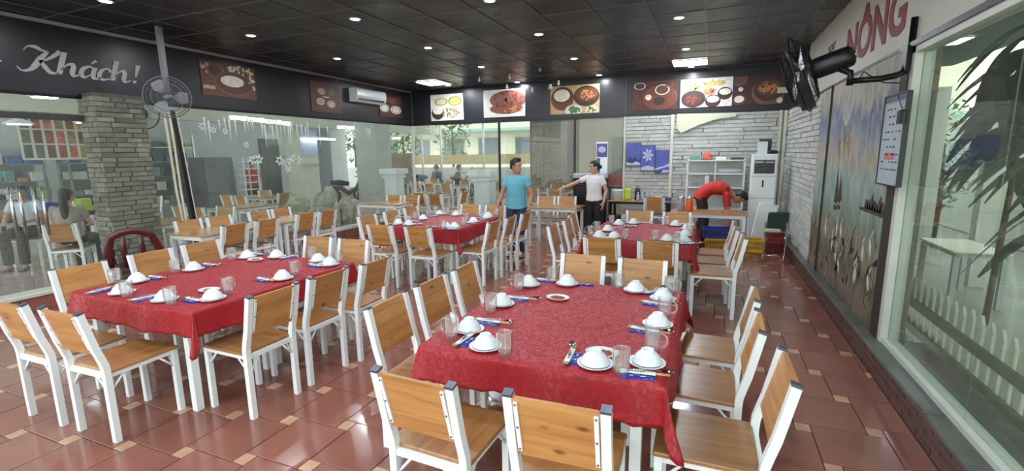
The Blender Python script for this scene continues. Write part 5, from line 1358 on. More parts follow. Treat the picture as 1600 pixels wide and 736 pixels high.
def figure(label, loc, rz, P, shirt, pants, female=False, vox=.0075, hair='short', sleeve=.5, skirt=None, shoes=None, collar=False, group=None, detail=True):
    t = thing('person', label, 'person', loc, rz, group)
    V = {k: Vector(v) for k, v in P.items() if isinstance(v, (tuple, list, Vector))}
    b = MB()
    fw_ = .92 if female else 1.0
    body = [(-.10,.10,.085),(-.02,.150 if not female else .155,.105),(.10,.148,.103),(.30,.128 if female else .138,.090),(.5,.142*fw_,.100),(.70,.165*fw_,.108),(.86,.150*fw_,.088),(.95,.095,.066),(1.0,.058,.055),(1.06,.050,.052)]
    loft(b, spine_rings(V, body), 22)
    hc = V['hd']; yaw = P.get('yaw', 0); pit = P.get('pit', 0); HM = P.get('HM') or (Matrix.Translation(hc) @ Matrix.Rotation(yaw, 4, 'Z') @ Matrix.Rotation(pit, 4, 'X'))
    b.tube([V['nk']-(V['nk']-V['mid']).normalized()*.05, V['nk'], HM @ Vector((0,-.02,-.07))], [.062,.054,.054] if not female else [.052,.046,.046], 14)
    X = HM.to_3x3() @ Vector((1,0,0)); Y = HM.to_3x3() @ Vector((0,1,0))
    hr = [(-.118,.020,.022,.052),(-.108,.038,.040,.040),(-.09,.050,.060,.026),(-.06,.060,.078,.012),(-.02,.067,.088,.004),(.02,.071,.094,-.003),(.06,.070,.093,-.006),(.09,.058,.078,-.008),(.11,.036,.05,-.01),(.118,.012,.018,-.01)]
    loft(b, [(HM @ Vector((0,yo,z)), X, Y, rx_, ry_) for z, rx_, ry_, yo in hr], 24)
    q = HM.to_3x3()
    b.ell(HM @ Vector((0,.094,-.024)), (.011,.014,.022), 10, 7, q); b.ell(HM @ Vector((0,.105,-.035)), (.0125,.0125,.009), 10, 7, q)   # nose
    b.ell(HM @ Vector((0,.086,.026)), (.05,.012,.010), 10, 6, q)        # brow
    b.ell(HM @ Vector((0,.086,-.070)), (.022,.012,.010), 10, 6, q)      # lips
    for s in (-1,1): b.ell(HM @ Vector((s*.071,-.006,-.012)), (.009,.018,.031), 8, 6, q)
    R = 'R'; sh = 1 if not female else .86
    for s in 'RL':
        A, E_, W_ = V['sh'+s], V['el'+s], V['wr'+s]
        limb(b, [A, (A+E_)/2, E_, E_+(W_-E_)*.3, W_], [.052*sh,.046*sh,.038*sh,.040*sh,.026*sh])
        dd = V.get('hd'+s) if V.get('hd'+s) is not None and s in 'RL' and 'hd'+s in V else (W_-E_)
        pn = V.get('pn'+s, Vector((0,1,0)))
        hand(b, W_, dd, pn, P.get('ts'+s, 1 if s == 'R' else -1), P.get('curl', .35))
        Hp, K, An = V['hp'+s], V['kn'+s], V['an'+s]
        limb(b, [Hp, (Hp+K)/2, K, K+(An-K)*.3, An], [.088,.076,.054,.055,.036])
        fd = V.get('ft'+s, Vector((0,1,0))).normalized(); sd = fd.cross(Vector((0,0,1)))
        loft(b, [(An+Vector((0,0,-.03))-fd*.05, sd, Vector((0,0,1)), .028, .03), (An+Vector((0,0,-.035)), sd, Vector((0,0,1)), .034, .036), (An+fd*.09+Vector((0,0,-.045)), sd, Vector((0,0,1)), .042, .022), (An+fd*.16+Vector((0,0,-.052)), sd, Vector((0,0,1)), .034, .013)], 12)
    finish(b, 'body', M['skin_f'] if female else M['skin'], t, vox, 2)
    # clothes
    c = MB(); ex = .014
    shp = [(.02,.158,.113),(.12,.154,.110),(.30,.138 if female else .152,.100),(.5,.15*fw_,.110),(.70,.17*fw_,.114),(.86,.158*fw_,.096),(.93,.115,.078),(.965,.078,.066)]
    if not female: shp = [(-.08,.172,.125)]+shp
    loft(c, spine_rings(V, shp, ex-.006 if female else ex), 24)
    for s in 'RL':
        A, E_, W_ = V['sh'+s], V['el'+s], V['wr'+s]
        if sleeve <= 1: e = A+(E_-A)*sleeve; c.tube([A+(V['nk']-A)*.12, A, e], [.056*sh,.061*sh,.060*sh], 16); c.ell(A, (.061*sh,)*3, 12, 8)
        else: c.tube([A, E_, E_+(W_-E_)*(sleeve-1)], [.064*sh,.052*sh,.042*sh], 16); c.ell(A, (.064*sh,)*3, 12, 8); c.ell(E_, (.052*sh,)*3, 12, 8)
    finish(c, 'shirt', shirt, t, vox*1.2, 3)
    c = MB()
    loft(c, spine_rings(V, [(-.12,.115,.10),(-.03,.160,.114),(.08,.158,.112),(.16 if female else .13,.146,.104)], .006), 22)
    for s in 'RL':
        Hp, K, An = V['hp'+s], V['kn'+s], V['an'+s]
        pp = [Hp, (Hp+K)/2, K, (K+An)/2, An+(K-An).normalized()*.02]
        rr = [.099,.090,.072,.072,.064] if not female else [.099,.086,.068,.067,.060]
        c.tube(pp, rr, 16); c.ell(Hp, (.097,)*3, 12, 8); c.ell(K, (rr[2],)*3, 12, 8)
    finish(c, 'trousers', pants, t, vox*1.3, 3)
    c = MB()
    for s in 'RL':
        An = V['an'+s]; fd = V.get('ft'+s, Vector((0,1,0))).normalized(); sd = fd.cross(Vector((0,0,1))); U = Vector((0,0,1))
        loft(c, [(An+Vector((0,0,-.045))-fd*.058, sd, U, .03, .028), (An+Vector((0,0,-.045)), sd, U, .040, .040), (An+fd*.09+Vector((0,0,-.05)), sd, U, .047, .027), (An+fd*.17+Vector((0,0,-.058)), sd, U, .036, .016)], 14)
        c.ell(An+Vector((0,0,-.062))+fd*.06, (.046,.125,.011), 12, 6, Matrix((sd, fd, U)).transposed())
    finish(c, 'shoes', shoes or M['black'], t, vox, 1)
    # hair
    c = MB()
    if hair == 'short':
        loft(c, [(HM @ Vector((0,yo,z)), X, Y, rx_, ry_) for z, rx_, ry_, yo in [(-.05,.060,.035,-.058),(-.02,.072,.05,-.052),(.02,.078,.066,-.038),(.05,.080,.090,-.018),(.08,.076,.098,-.006),(.11,.062,.082,-.004),(.135,.034,.045,-.006),(.14,.01,.012,-.006)]], 24)
        for k in range(16):
            a = k*.4+.2; c.ell(HM @ Vector((.045*math.cos(a), .05*math.sin(a)+.02, .112)), (.02,.026,.022), 7, 5, q)
        for s in (-1,1): c.ell(HM @ Vector((s*.069,.012,.02)), (.008,.02,.034), 8, 6, q)
    else:
        loft(c, [(HM @ Vector((0,yo,z)), X, Y, rx_, ry_) for z, rx_, ry_, yo in [(-.07,.045,.03,-.062),(-.03,.070,.052,-.054),(.0,.077,.064,-.042),(.03,.079,.082,-.026),(.06,.078,.096,-.010),(.09,.068,.090,-.006),(.115,.046,.058,-.008),(.124,.014,.02,-.008)]], 24)
        for s in (-1,1): c.ell(HM @ Vector((s*.064,.038,.038)), (.016,.034,.036), 10, 7, q)
        if hair == 'bun': c.ell(HM @ Vector((0,-.125,.0)), (.042,.036,.042)); c.ell(HM @ Vector((0,-.095,.0)), (.03,.03,.03))
        else: c.ell(HM @ Vector((0,-.11,.045)), (.03,.03,.03)); c.tube([HM @ Vector((0,-.11,.05)), HM @ Vector((0,-.15,.0)), HM @ Vector((0,-.165,-.12)), HM @ Vector((0,-.15,-.3)), HM @ Vector((0,-.14,-.40))], [.028,.042,.052,.046,.012], 12)
    finish(c, 'hair', M['hair'], t, .009 if not detail else .0065, 2)
    if detail:
        e = MB()
        for s in (-1,1): e.ell(HM @ Vector((s*.029,.0845,.003)), (.0135,.006,.0065), 10, 6, q)
        e.build('eye_whites', M['eye_w'], t)
        e = MB()
        for s in (-1,1): e.ell(HM @ Vector((s*.029,.0890,.003)), (.0058,.0032,.0058), 10, 6, q); e.ell(HM @ Vector((s*.029,.090,.0105)), (.015,.0035,.0022), 8, 4, q)
        e.build('irises', M['eye_d'], t)
        e = MB()
        for s in (-1,1): e.ell(HM @ Vector((s*.031,.0925,.028)), (.019,.005,.0035), 10, 5, q)
        e.build('eyebrows', M['hair'], t)
        e = MB().ell(HM @ Vector((0,.0965,-.067)), (.021,.0042,.0035), 10, 5, q).ell(HM @ Vector((0,.0965,-.074)), (.017,.0045,.0042), 10, 5, q); e.build('lips', M['lip'], t)
    return t, V, HM
def stand(h, **k):
    s = h/1.65
    P = dict(pel=(0,0,.88*s), mid=(0,.015,1.12*s), nk=(0,-.01,1.385*s), hd=(0,.02,1.525*s), shR=(.165*s,-.01,1.325*s), shL=(-.165*s,-.01,1.325*s),
             elR=(.235*s,-.03,1.06*s), elL=(-.235*s,-.03,1.06*s), wrR=(.25*s,.06,.84*s), wrL=(-.25*s,.06,.84*s),
             hpR=(.085*s,0,.84*s), hpL=(-.085*s,0,.84*s), knR=(.10*s,.015,.45*s), knL=(-.10*s,.015,.45*s), anR=(.11*s,0,.075), anL=(-.11*s,0,.075), pnR=(-1,0,0), pnL=(1,0,0))
    P.update(k); return P
M['sh_blue'] = mat('turquoise_polo', (96,168,188), .75, var=.06, vscale=6, bump=.2, bscale=12); M['sh_white'] = mat('white_tee', (222,220,222), .75, bump=.2, bscale=12)
M['sh_red'] = mat('red_tee', (190,44,34), .75, bump=.25, bscale=12); M['jeans'] = mat('dark_jeans', (44,56,78), .8, var=.1); M['pblack'] = mat('black_trousers', (22,22,26), .7)
M['pbrown'] = mat('dark_brown_trousers', (48,38,36), .8); M['sh_grey'] = mat('grey_beige_top', (150,142,132), .8); M['sh_pale'] = mat('pale_blue_shirt', (176,194,210), .75, bump=.2, bscale=12)
M['shoe_b'] = mat('brown_shoes', (70,52,44), .4)
# the man in the blue polo: faces the lens, head turned to his left (towards +x)
bx_ = AY(806, 330, 7.25).x
s = 1.655/1.65
P = stand(1.655, yaw=1.3, shR=(.160,-.01,1.32), shL=(-.160,-.01,1.32), elR=(.255,.02,1.07), wrR=(.31,.11,.86), hdR=(.5,.6,-.5), pnR=(0,-.4,-1), elL=(-.25,-.02,1.06), wrL=(-.235,.08,.84), pnL=(1,0,0))
P.pop('hdR')
man, V_, HM_ = figure('young man in a turquoise polo shirt standing between the rear red tables, head turned', (bx_, 7.30, 0), PI+.05, P, M['sh_blue'], M['jeans'], shoes=M['shoe_b'])
c = MB()
for s_ in (-1,1): c.add([Vector(p) for p in ((s_*.012,.083,1.352),(s_*.075,.035,1.395),(s_*.085,.06,1.352),(s_*.04,.105,1.318))]+[Vector(p) for p in ((s_*.012,.089,1.352),(s_*.075,.041,1.395),(s_*.085,.066,1.352),(s_*.04,.111,1.318))], [(0,1,2,3),(4,5,6,7),(0,1,5,4),(1,2,6,5),(2,3,7,6),(3,0,4,7)])
c.tube([(.075*math.cos(a), -.012+.062*math.sin(a), 1.385+.008*math.cos(a)**2) for a in [PI*.0+PI*k/9+PI for k in range(10)]], .013, 8)
c.build('collar', M['sh_blue'], man)
# the woman in white: pointing arm to the left of the photo
wx = AY(929, 300, 8.75).x
P = stand(1.585, yaw=.75, elR=(.36,.14,1.16), wrR=(.53,.30,1.07), pnR=(0,.3,-1), elL=(-.22,-.04,1.03), wrL=(-.21,.03,.82), hpR=(.082,0,.80), hpL=(-.082,0,.80), shR=(.145,0,1.27), shL=(-.145,0,1.27), curl=.15)
P['yaw'] = -.45
wom, V_, HM_ = figure('woman in a white T-shirt and black trousers pointing with an outstretched arm', (wx, 8.75, 0), PI-.30, P, M['sh_white'], M['pblack'], female=True, hair='bun', sleeve=.55)
# the bending person in red, facing right
P = dict(pel=(0,-.06,.90), mid=(0,.14,1.06), nk=(0,.42,.98), hd=(0,.56,.90), shR=(.165,.37,.95), shL=(-.165,.37,.95), elR=(.17,.40,.68), elL=(-.15,.38,.68), wrR=(.20,.40,.44), wrL=(-.06,.40,.44), Rp=(1,0,0),
         hpR=(.085,-.05,.86), hpL=(-.085,-.05,.86), knR=(.11,.03,.46), knL=(-.11,-.03,.46), anR=(.12,-.03,.075), anL=(-.12,-.16,.075), pnR=(-1,0,0), pnL=(1,0,0))
P['HM'] = Matrix.Translation((0,.585,.90)) @ Matrix.Rotation(-1.25, 4, 'X')
ben, V_, HM_ = figure('person in a red T-shirt bending down over the crates behind the light wood table', (-.08, 9.42, 0), -PI/2, P, M['sh_red'], M['pbrown'], sleeve=.75)
c = MB()
c.tube([(-.03+.05*math.cos(a), .20+.05*math.sin(a), 1.172) for a in [2*PI*k/20 for k in range(20)]], .005, 6, close=True)
c.build('yellow_print', mat('yellow_print', (214,160,60), .6), ben)
# seated woman beyond the glass doors, seen from behind
oc = G(92, 355, .80); oc = Vector((oc.x, oc.y, 0)); fz = .78
def sit(**k):
    P = dict(pel=(0,0,.61), mid=(0,-.02,.83), nk=(0,.02,1.08), hd=(0,.05,1.22), shR=(.155,.01,1.03), shL=(-.155,.01,1.03), elR=(.22,.10,.80), elL=(-.22,.10,.80), wrR=(.14,.32,.76), wrL=(-.14,.32,.76),
         hpR=(.085,.03,.59), hpL=(-.085,.03,.59), knR=(.11,.44,.55), knL=(-.11,.44,.55), anR=(.12,.42,.075), anL=(-.10,.46,.075), pnR=(0,0,-1), pnL=(0,0,-1))
    P.update(k); return P
ORD = 'first second third fourth fifth sixth seventh eighth ninth tenth eleventh twelfth thirteenth fourteenth fifteenth sixteenth seventeenth eighteenth nineteenth twentieth'.split(); ORD += ['twenty-'+w for w in ORD[:9]]+['thirtieth']+['thirty-'+w for w in ORD[:9]]
# ================================================================ OUTSIDE THE GLASS
ow = structure(MB().box(-20, XL-.26, -3, 24, -.1, -.008).box(XL-.26, XR+.2, YB+.17, 24, -.1, -.008).build('floor_outside', M['floor_out2']))
b = MB(); rn = random.Random(5)
def otile(x, y, s=.39):
    z = rn.uniform(-.001, .0); b.add([(x,y,z),(x+s,y,z),(x+s,y+s,z),(x,y+s,z),(x,y,-.008),(x+s,y,-.008),(x+s,y+s,-.008),(x,y+s,-.008)], [(0,1,2,3),(0,4,5,1),(1,5,6,2),(2,6,7,3),(3,7,4,0)])
for i in range(31):
    for j in range(45): otile(-20+.4*i+.1, -3+.4*j+.2)
for i in range(20):
    for j in range(24): otile(-7.4+.4*i, 10.8+.4*j)
o = b.build('outdoor_tiles', M['floor_out'], ow); o['kind'] = 'stuff'
structure(MB().box(-17, XL-.17, -3, 19, 3.42, 3.5).box(XL-.17, XR+.2, YB+.17, 20.5, 3.42, 3.5).build('ceiling_outside', M['roof']))
structure(MB().box(-17, -16.9, -3, 19, 0, 3.42).build('wall_far_left', mat('far_wall_grey', (186,192,194), .8, var=.06, vscale=.7)))
def beam(x0, x1, y0, y1, z0, z1, label, m):
    return tag(MB().box(x0,x1,y0,y1,z0,z1).build('roof_beam', m), label, 'beam', 'roof beams outside the glass')
beam(-12, -11.8, -3, 19, 2.98, 3.41, 'long pale roof beam outside, parallel to the left glass', M['board_w'])
beam(-11.75, -11.52, 3, 19, 2.62, 2.95, 'lower pale beam outside carrying the row of small lamps', M['board_w'])
LR = [(367,184),(381,185),(395,187),(408,188),(421,190),(435,191),(448,193),(532,199),(541,199.5),(550,200),(560,200.5),(569,201),(578,201.5)]
gs = glow('row_lamp', (240,246,250), 7)
for k, (px, py) in enumerate(LR):
    p = AX(px, py, -11.5)
    t = thing('wall_lamp', 'small white lamp block on the beam outside the left glass, '+ORD[k]+' from the left', 'lamp', (-11.515, p.y, p.z), 0, 'row of small lamps outside the left glass')
    MB().box(0,.02,-.11,.11,-.05,.05).build('diffuser', gs, t)
    MB().box(-.004,.012,-.125,.125,-.062,-.05).box(-.004,.012,-.125,.125,.05,.062).build('frame', M['board_w'], t)
# tube lamps
def tubelamp(p, rz, L, label):
    t = thing('tube_lamp', label, 'lamp', p, rz, 'tube lamps outside the glass'); MB().tube([(-L/2,0,-.02),(L/2,0,-.02)], .03, 10).build('tube', M['tube'], t); MB().box(-L/2-.02,L/2+.02,-.04,.04,.0,.04).build('fitting', M['white'], t)
    MB().tube([(0,0,.03),(0,0,3.42-p[2])], .006, 5).build('hanger', M['white'], t)
tubelamp(AX(500, 216, -11.5), PI/2, 1.3, 'white tube lamp outside in front of the tall pillar')
for (px, py, nm) in ((603,214,'left one'),(619,215,'right one')): tubelamp(AY(px, py, 15.0), 0, .3, f'short white lamp outside above the blue light letter, {nm}')
for (px, py, nm) in ((846,206,'left one'),(865,205,'right one')): tubelamp(AY(px, py, 14.0), 0, .3, f'short bright lamp outside behind the man in blue, {nm}')
for (px, py, X, nm) in ((70,152,-10.5,'near the top of the glass doors'),(30,194,-12,'lower left'),(136,192,-12,'right of the photo menu')): 
    p = AX(px, py, X); t = thing('dome_lamp', f'white dome lamp outside the glass doors, {nm}', 'lamp', p, 0, 'dome lamps outside the glass doors'); MB().lathe([(.0001,.12),(.06,.1),(.22,.02),(.23,.0),(.0001,.0)], 24).build('shade', M['white'], t); MB().lathe([(.0001,-.012),(.17,-.01),(.17,-.002),(.0001,-.002)], 20).build('bulb', M['tube'], t); MB().tube([(0,0,.1),(0,0,3.42-p.z)], .006, 5).build('cord', M['black'], t)

# photo menu on the far wall
Xm = -13.2
A_, B_, C_ = AX(18,146,Xm), AX(170,158,Xm), AX(36,248,Xm)
mw, mh = 3.35, 0
y0m = A_.y; y1m = AX(163,190,Xm).y; z1m = A_.z+.1; z0m = AX(60,250,Xm).z
t = thing('photo_menu', 'large white wall menu with rows of food photos beyond the glass doors', 'sign', (Xm, y0m, z0m)); w = y1m-y0m; h = z1m-z0m
MB().box(-.03,.0,0,w,0,h).build('board', mat('menu_white', (206,208,202), .4), t)
fc = [(150,84,60),(120,90,60),(96,104,80),(190,110,90),(200,130,90),(110,70,60),(150,130,90),(84,96,90)]
mm_ = [mat(f'menu_photo_{i}', c, .4, var=.45, vscale=9) for i, c in enumerate(fc)]
cw = w/8
pm = [MB().box(0,.006,0,cw*.72,0,h*.19).build('photo', m_, t) for m_ in mm_]
zh = AX(70,153,Xm).z-z0m
for k in (0,1): MB().tube([(-.015,w*(.1+.8*k),h),(-.015,w*(.1+.8*k),3.42-z0m)], .01, 6).build('hanger', M['black'], t)
for i, o in enumerate(pm): o.location = (0, cw*(i+.14), zh-.06-h*.19)
for r in range(1, 4):
    for k in range(8): inst(pm[(k*3+r*5) % 8], t, (0, cw*(k+.14), zh-.06-h*.19-h*.215*r), name='photo')
rotL = Matrix(((0,0,1,.003),(1,0,0,0),(0,1,0,0),(0,0,0,1)))
text_mesh('heading', 'LÀNG NƯỚNG', .22, M['letter_red'], Matrix.Translation((0, w*.16, zh)) @ rotL, ext=.004, parent=t)
for o in pm: o.location.z -= .0
# grey wall behind and display shelves
def display(label, x, y, w, d, n, seed, rz=PI/2):
    t = thing('display_shelf', label, 'shelf', (x, y, 0), rz, 'glass display shelves outside')
    for k in range(n): MB().box(-w/2,w/2,-d/2,d/2,.5+.38*k,.52+.38*k).build('shelf', M['steel'], t)
    for sx in (-1,1):
        for sy in (-1,1): MB().sq([(sx*(w/2-.02),sy*(d/2-.02),0),(sx*(w/2-.02),sy*(d/2-.02),.5+.38*n)], .04,.04).build('post', M['steel'], t)
    rn = random.Random(seed); cs = [(110,150,144),(70,110,170),(190,120,120),(200,204,200),(150,170,100),(60,70,90)]
    cm_ = [M.setdefault(f'goods{i}', mat(f'goods_{i}', c, .4, var=.2)) for i, c in enumerate(cs)]
    for k in range(n):
        s_ = -w/2+.05
        while s_ < w/2-.2:
            l = rn.uniform(.14,.34); hh = rn.uniform(.08,.26); MB().cbox(s_,s_+l,-d/2+.05,d/2-.05,.521+.38*k,.521+.38*k+hh,.02).build('goods_tray', rn.choice(cm_), t); s_ += l+.03
    MB().box(-w/2,w/2,d/2-.012,d/2-.004,.5,.5+.38*n).build('back_glass', M['plaster'], t)
p = AX(255,300,-13.9); display('tall steel display shelf seen between the brick column and the black post', -13.9, p.y, 1.7, .5, 5, 1)
p = AX(145,262,-14.2); display('steel display shelf with blue and green trays beyond the seated woman', -14.2, p.y-.15, .9, .5, 4, 2)
p = AX(20,280,-14.2); display('steel shelf with small goods at the far left edge', -14.2, p.y, 1.0, .5, 4, 3)
p = AX(88,300,-11.4)
ct = make_table('counter_table', 'dark counter table with a blue crate beyond the seated woman', 1.5, .6, 'counters outside', M['black'], M['blackm']); ct.location = (-11.4, p.y-.2, 0); ct.rotation_euler.z = PI/2
crate('blue crate on the dark counter beyond the seated woman', -11.4, p.y-.2, .743, .36,.3,.2, cb_, PI/2)
boxthing('yellow_box', 'yellow box beside the blue crate on the dark counter', 'box', -11.5,-11.3, p.y+.3,p.y+.48,.743,.98, M['lime'])
# steel cupboard, white rack, grey walls, pillars
def block(name, label, cat, px0, px1, X, z0, z1, depth, m, grp=None):
    a = AX(px0, 290, X).y; c = AX(px1, 290, X).y
    o = MB().cbox(X-depth, X, a, c, z0, z1, .01).build(name, m); return tag(o, label, cat, grp)
block('steel_cupboard', 'tall grey steel cupboard outside behind the bare tables', 'cupboard', 325, 368, -12.6, 0, 1.75, .7, mat('grey_steel_sheet', (104,110,112), .35, metal=.5))
y_ = AX(382, 290, -12.5).y+.12
t = thing('tray_rack', 'white metal tray rack right of the grey steel cupboard', 'rack', (-12.5, y_, 0))
for k in range(8): MB().box(-.2,.2,-.24,.24,.2+.2*k,.22+.2*k).build('shelf', M['white'], t)
for sx in (-1,1):
    for sy in (-1,1): MB().sq([(sx*.19,sy*.23,0),(sx*.19,sy*.23,1.75)], .03,.03).build('post', M['white'], t)
o = MB().box(-15.0,-14.9, 7.2, 9.55, 0, 3.4).build('partition_wall', mat('white_partition', (176,184,186), .7)); tag(o, 'pale partition wall behind the steel cupboard', 'wall')
block('black_door', 'dark grey folding door right of the person in red', 'door', 412, 442, -14.0, 0, 2.35, .08, mat('dark_grey_door', (78,84,86), .5))
ya_ = AX(474, 290, -11.6).y; yb_ = AX(501, 290, -11.6).y
t = thing('square_pillar', 'white square pillar with a white notice, outside the left glass', 'pillar', (-11.9, (ya_+yb_)/2, 0)); w = (yb_-ya_)
MB().box(-.3,.3,-w/2,w/2,0,3.42).build('shaft', mat('worn_white_pillar', (206,206,192), .7, var=.08, vscale=3), t)
MB().box(.3,.31,-w/2+.02,w/2-.02,1.75,2.75).build('notice', M['art2'], t)
MB().box(.302,.316,-w/2,w/2,1.42,1.52).build('worn_patch', M['plaster'], t)
def gpillar(px0, px1, Y, label, z1=3.42, m=None):
    a = AY(px0,250,Y).x; c = AY(px1,250,Y).x; o = MB().cbox(a, c, Y, Y+(c-a), 0, z1, .03).build('pillar', m or M['plaster']); return tag(o, label, 'pillar')
xg = AX(520, 260, -13.2); o = MB().box(-13.6, -13.2, AX(501,260,-13.2).y, AX(519,260,-13.2).y, 0, 3.42).build('wall_pier', mat('blue_grey_pier', (150,160,170), .7)); tag(o, 'blue grey wall pier right behind the white square pillar', 'pier')
gpillar(556, 588, 13.2, 'pale grey round-edged pillar outside near the back left corner')
def pedestal(px, py, Y, label, w=.42, h=1.05):
    c = AY(px, py, Y); t = thing('planter_pedestal', label, 'pedestal', (c.x, Y, 0), 0, 'white pedestals outside')
    MB().box(-w/2,w/2,-w/2,w/2,0,h).build('shaft', M['white'], t); MB().box(-w/2-.05,w/2+.05,-w/2-.05,w/2+.05,h,h+.06).box(-w/2-.1,w/2+.1,-w/2-.1,w/2+.1,h+.12,h+.28).box(-w/2-.02,w/2+.02,-w/2-.02,w/2+.02,h+.06,h+.12).build('cornice', M['white'], t)
    return t
pedestal(617, 300, 12.2, 'white pedestal outside in the back left corner'); pedestal(758, 300, 11.9, 'white pedestal outside left of the man in blue', .46, 1.0)
# rockery
c0 = AX(500, 320, -8.9); t = thing('rockery', 'pale grey miniature rock mountain outside the left glass', 'rockery', (-8.9, c0.y, 0))
rn = random.Random(8)
M['rock'] = mat('pale_rock', (168,168,150), .85, var=.3, vscale=6, bump=.8, bscale=14)
for k in range(26):
    f = rn.random(); hgt = 1.15*(1-abs(f-.42)*1.3); y = (f-.42)*2.2; b = MB()
    zc_ = rn.uniform(.0, max(.1, hgt)); s_ = rn.uniform(.12,.26)
    V = []; n, m_ = 9, 6
    for j in range(m_+1):
        for i in range(n):
            th = PI*j/m_; a = 2*PI*i/n; r = s_*(1+rn.uniform(-.22,.22)) if 0 < j < m_ else s_
            V.append((r*.8*math.sin(th)*math.cos(a)+rn.uniform(-.1,.1)*0, r*math.sin(th)*math.sin(a), r*1.5*math.cos(th)))
    b.add(V, [(j*n+i, (j+1)*n+i, (j+1)*n+(i+1) % n, j*n+(i+1) % n) for j in range(m_) for i in range(n)])
    o = b.build('rock', M['rock'], t, loc=(rn.uniform(-.25,.25), y, max(.12, zc_*.8)))
# wooden board wall, dark vehicles
a = AY(585,240,17.8); c = AY(645,275,17.8)
tag(MB().box(a.x,c.x,17.8,17.9,-.005,a.z).build('board_panel', mat('beige_boards', (168,150,124), .7, var=.12, vscale=3)), 'beige board screen outside in the back left corner', 'screen')
t = text_mesh('light_letter', 'L', .42, glow('blue_neon', (120,120,255), 3.0), Matrix.Translation(AY(604,236,16.0)) @ Matrix.Rotation(PI/2, 4, 'X'), ext=.01); q = AY(606,236,16.0); MB().tube([(q.x,16.0,q.z+.2),(q.x,16.0,3.42)], .008, 6).build('hanger', M['black'], t); tag(t, 'blue glowing letter L outside in the back left corner', 'sign')
# daylight side of the outside hall: low wall, banner, hedge
structure(MB().box(-20, 9, 21, 21.2, 0, 1.1).build('wall_garden', M['plaster']))
bd = thing('building', 'pale building across the yard beyond the back glass', 'building', (-6, 27, 0))
MB().box(-16,16,0,.4,-.1,7.5).build('facade', mat('far_facade', (190,186,168), .8, var=.08, vscale=.6), bd)
for k in range(12): MB().box(-15+2.5*k,-13.6+2.5*k,-.05,.02,1.2,2.7).build('window', mat('far_glass', (90,100,104), .2) if k == 0 else bpy.data.materials['far_glass'], bd)
MB().box(-16,16,-.8,.0,3.1,3.25).build('awning', mat('teal_awning', (130,168,156), .6), bd)
for k,px in enumerate((661,690,756)):
    xx = AY(px,260,18.6).x; tag(MB().tube([(xx,18.6,0),(xx,18.6,3.42)], .05, 10).build('post', M['white']), 'white roof post outside the back glass, '+('left one','middle one','right one')[k], 'post')
for k, (x0_, x1_, z0_, z1_, c, nm) in enumerate(((-13.5,-5.2,1.28,1.72,(226,206,146),'pale yellow banner beyond the back glass, left one'),(-4.9,-1.2,1.28,1.72,(226,206,146),'pale yellow banner beyond the back glass, right one'),(-7.4,-3.6,2.2,2.6,(140,186,168),'green awning strip beyond the back glass'))):
    bn = thing('banner', nm, 'banner', (0, 19.5+.4*(k == 2), 0))
    MB().box(x0_,x1_,0,.03,z0_,z1_).build('sheet', mat(f'banner_{k}', c, .6, var=.08), bn)
    for xx in (x0_,x1_): MB().tube([(xx,.015,0),(xx,.015,z1_+.02)], .02, 6).build('pole', M['steel'], bn)
M['leaf'] = mat('leaf_green', (92,124,62), .5, var=.35, vscale=12, objvar=.25); M['leaf_d'] = mat('dark_leaf', (52,74,48), .5, var=.3, objvar=.2); M['bark'] = mat('bark', (92,78,62), .9)
def tree(x, y, h, r, label, m, seed, dens=420, ls=.16, trunk=True, z0=0.0):
    t = thing('tree', label, 'tree', (x, y, z0)); rn = random.Random(seed)
    if trunk: MB().tube([(0,0,0),(.05,.03,h*.35),(0,0,h*.7)], [.09,.07,.04], 8).build('trunk', M['bark'], t)
    b = MB()
    for k in range(dens):
        while True:
            v = Vector((rn.uniform(-1,1), rn.uniform(-1,1), rn.uniform(-1,1)))
            if v.length < 1: break
        c = Vector((v.x*r, v.y*r, h*.62+v.z*h*.38)); d = Vector((rn.uniform(-1,1), rn.uniform(-1,1), rn.uniform(-.7,.4))).normalized(); s_ = d.cross(Vector((0,0,1))).normalized()*ls*.28; L = ls*rn.uniform(.7,1.3)
        b.add([c-d*L/2, c+s_, c+d*L/2, c-s_, c+Vector((0,0,.01))], [(0,1,4),(1,2,4),(2,3,4),(3,0,4)])
    o = b.build('foliage', m, t); o['kind'] = 'stuff'; return t
for k, (x, y, h, r) in enumerate(((-19.0,22.0,4.5,1.3),(-16.2,22.8,4,1.2),(-13.4,23.5,5,1.2),(1.5,23.5,4.6,2.1),(5.5,23,4.4,2.0))): tree(x, y, h, r, f'leafy tree beyond the garden wall, {["leftmost","second from the left","middle","second from the right","rightmost"][k]}', M['leaf'], k, 700, .3)
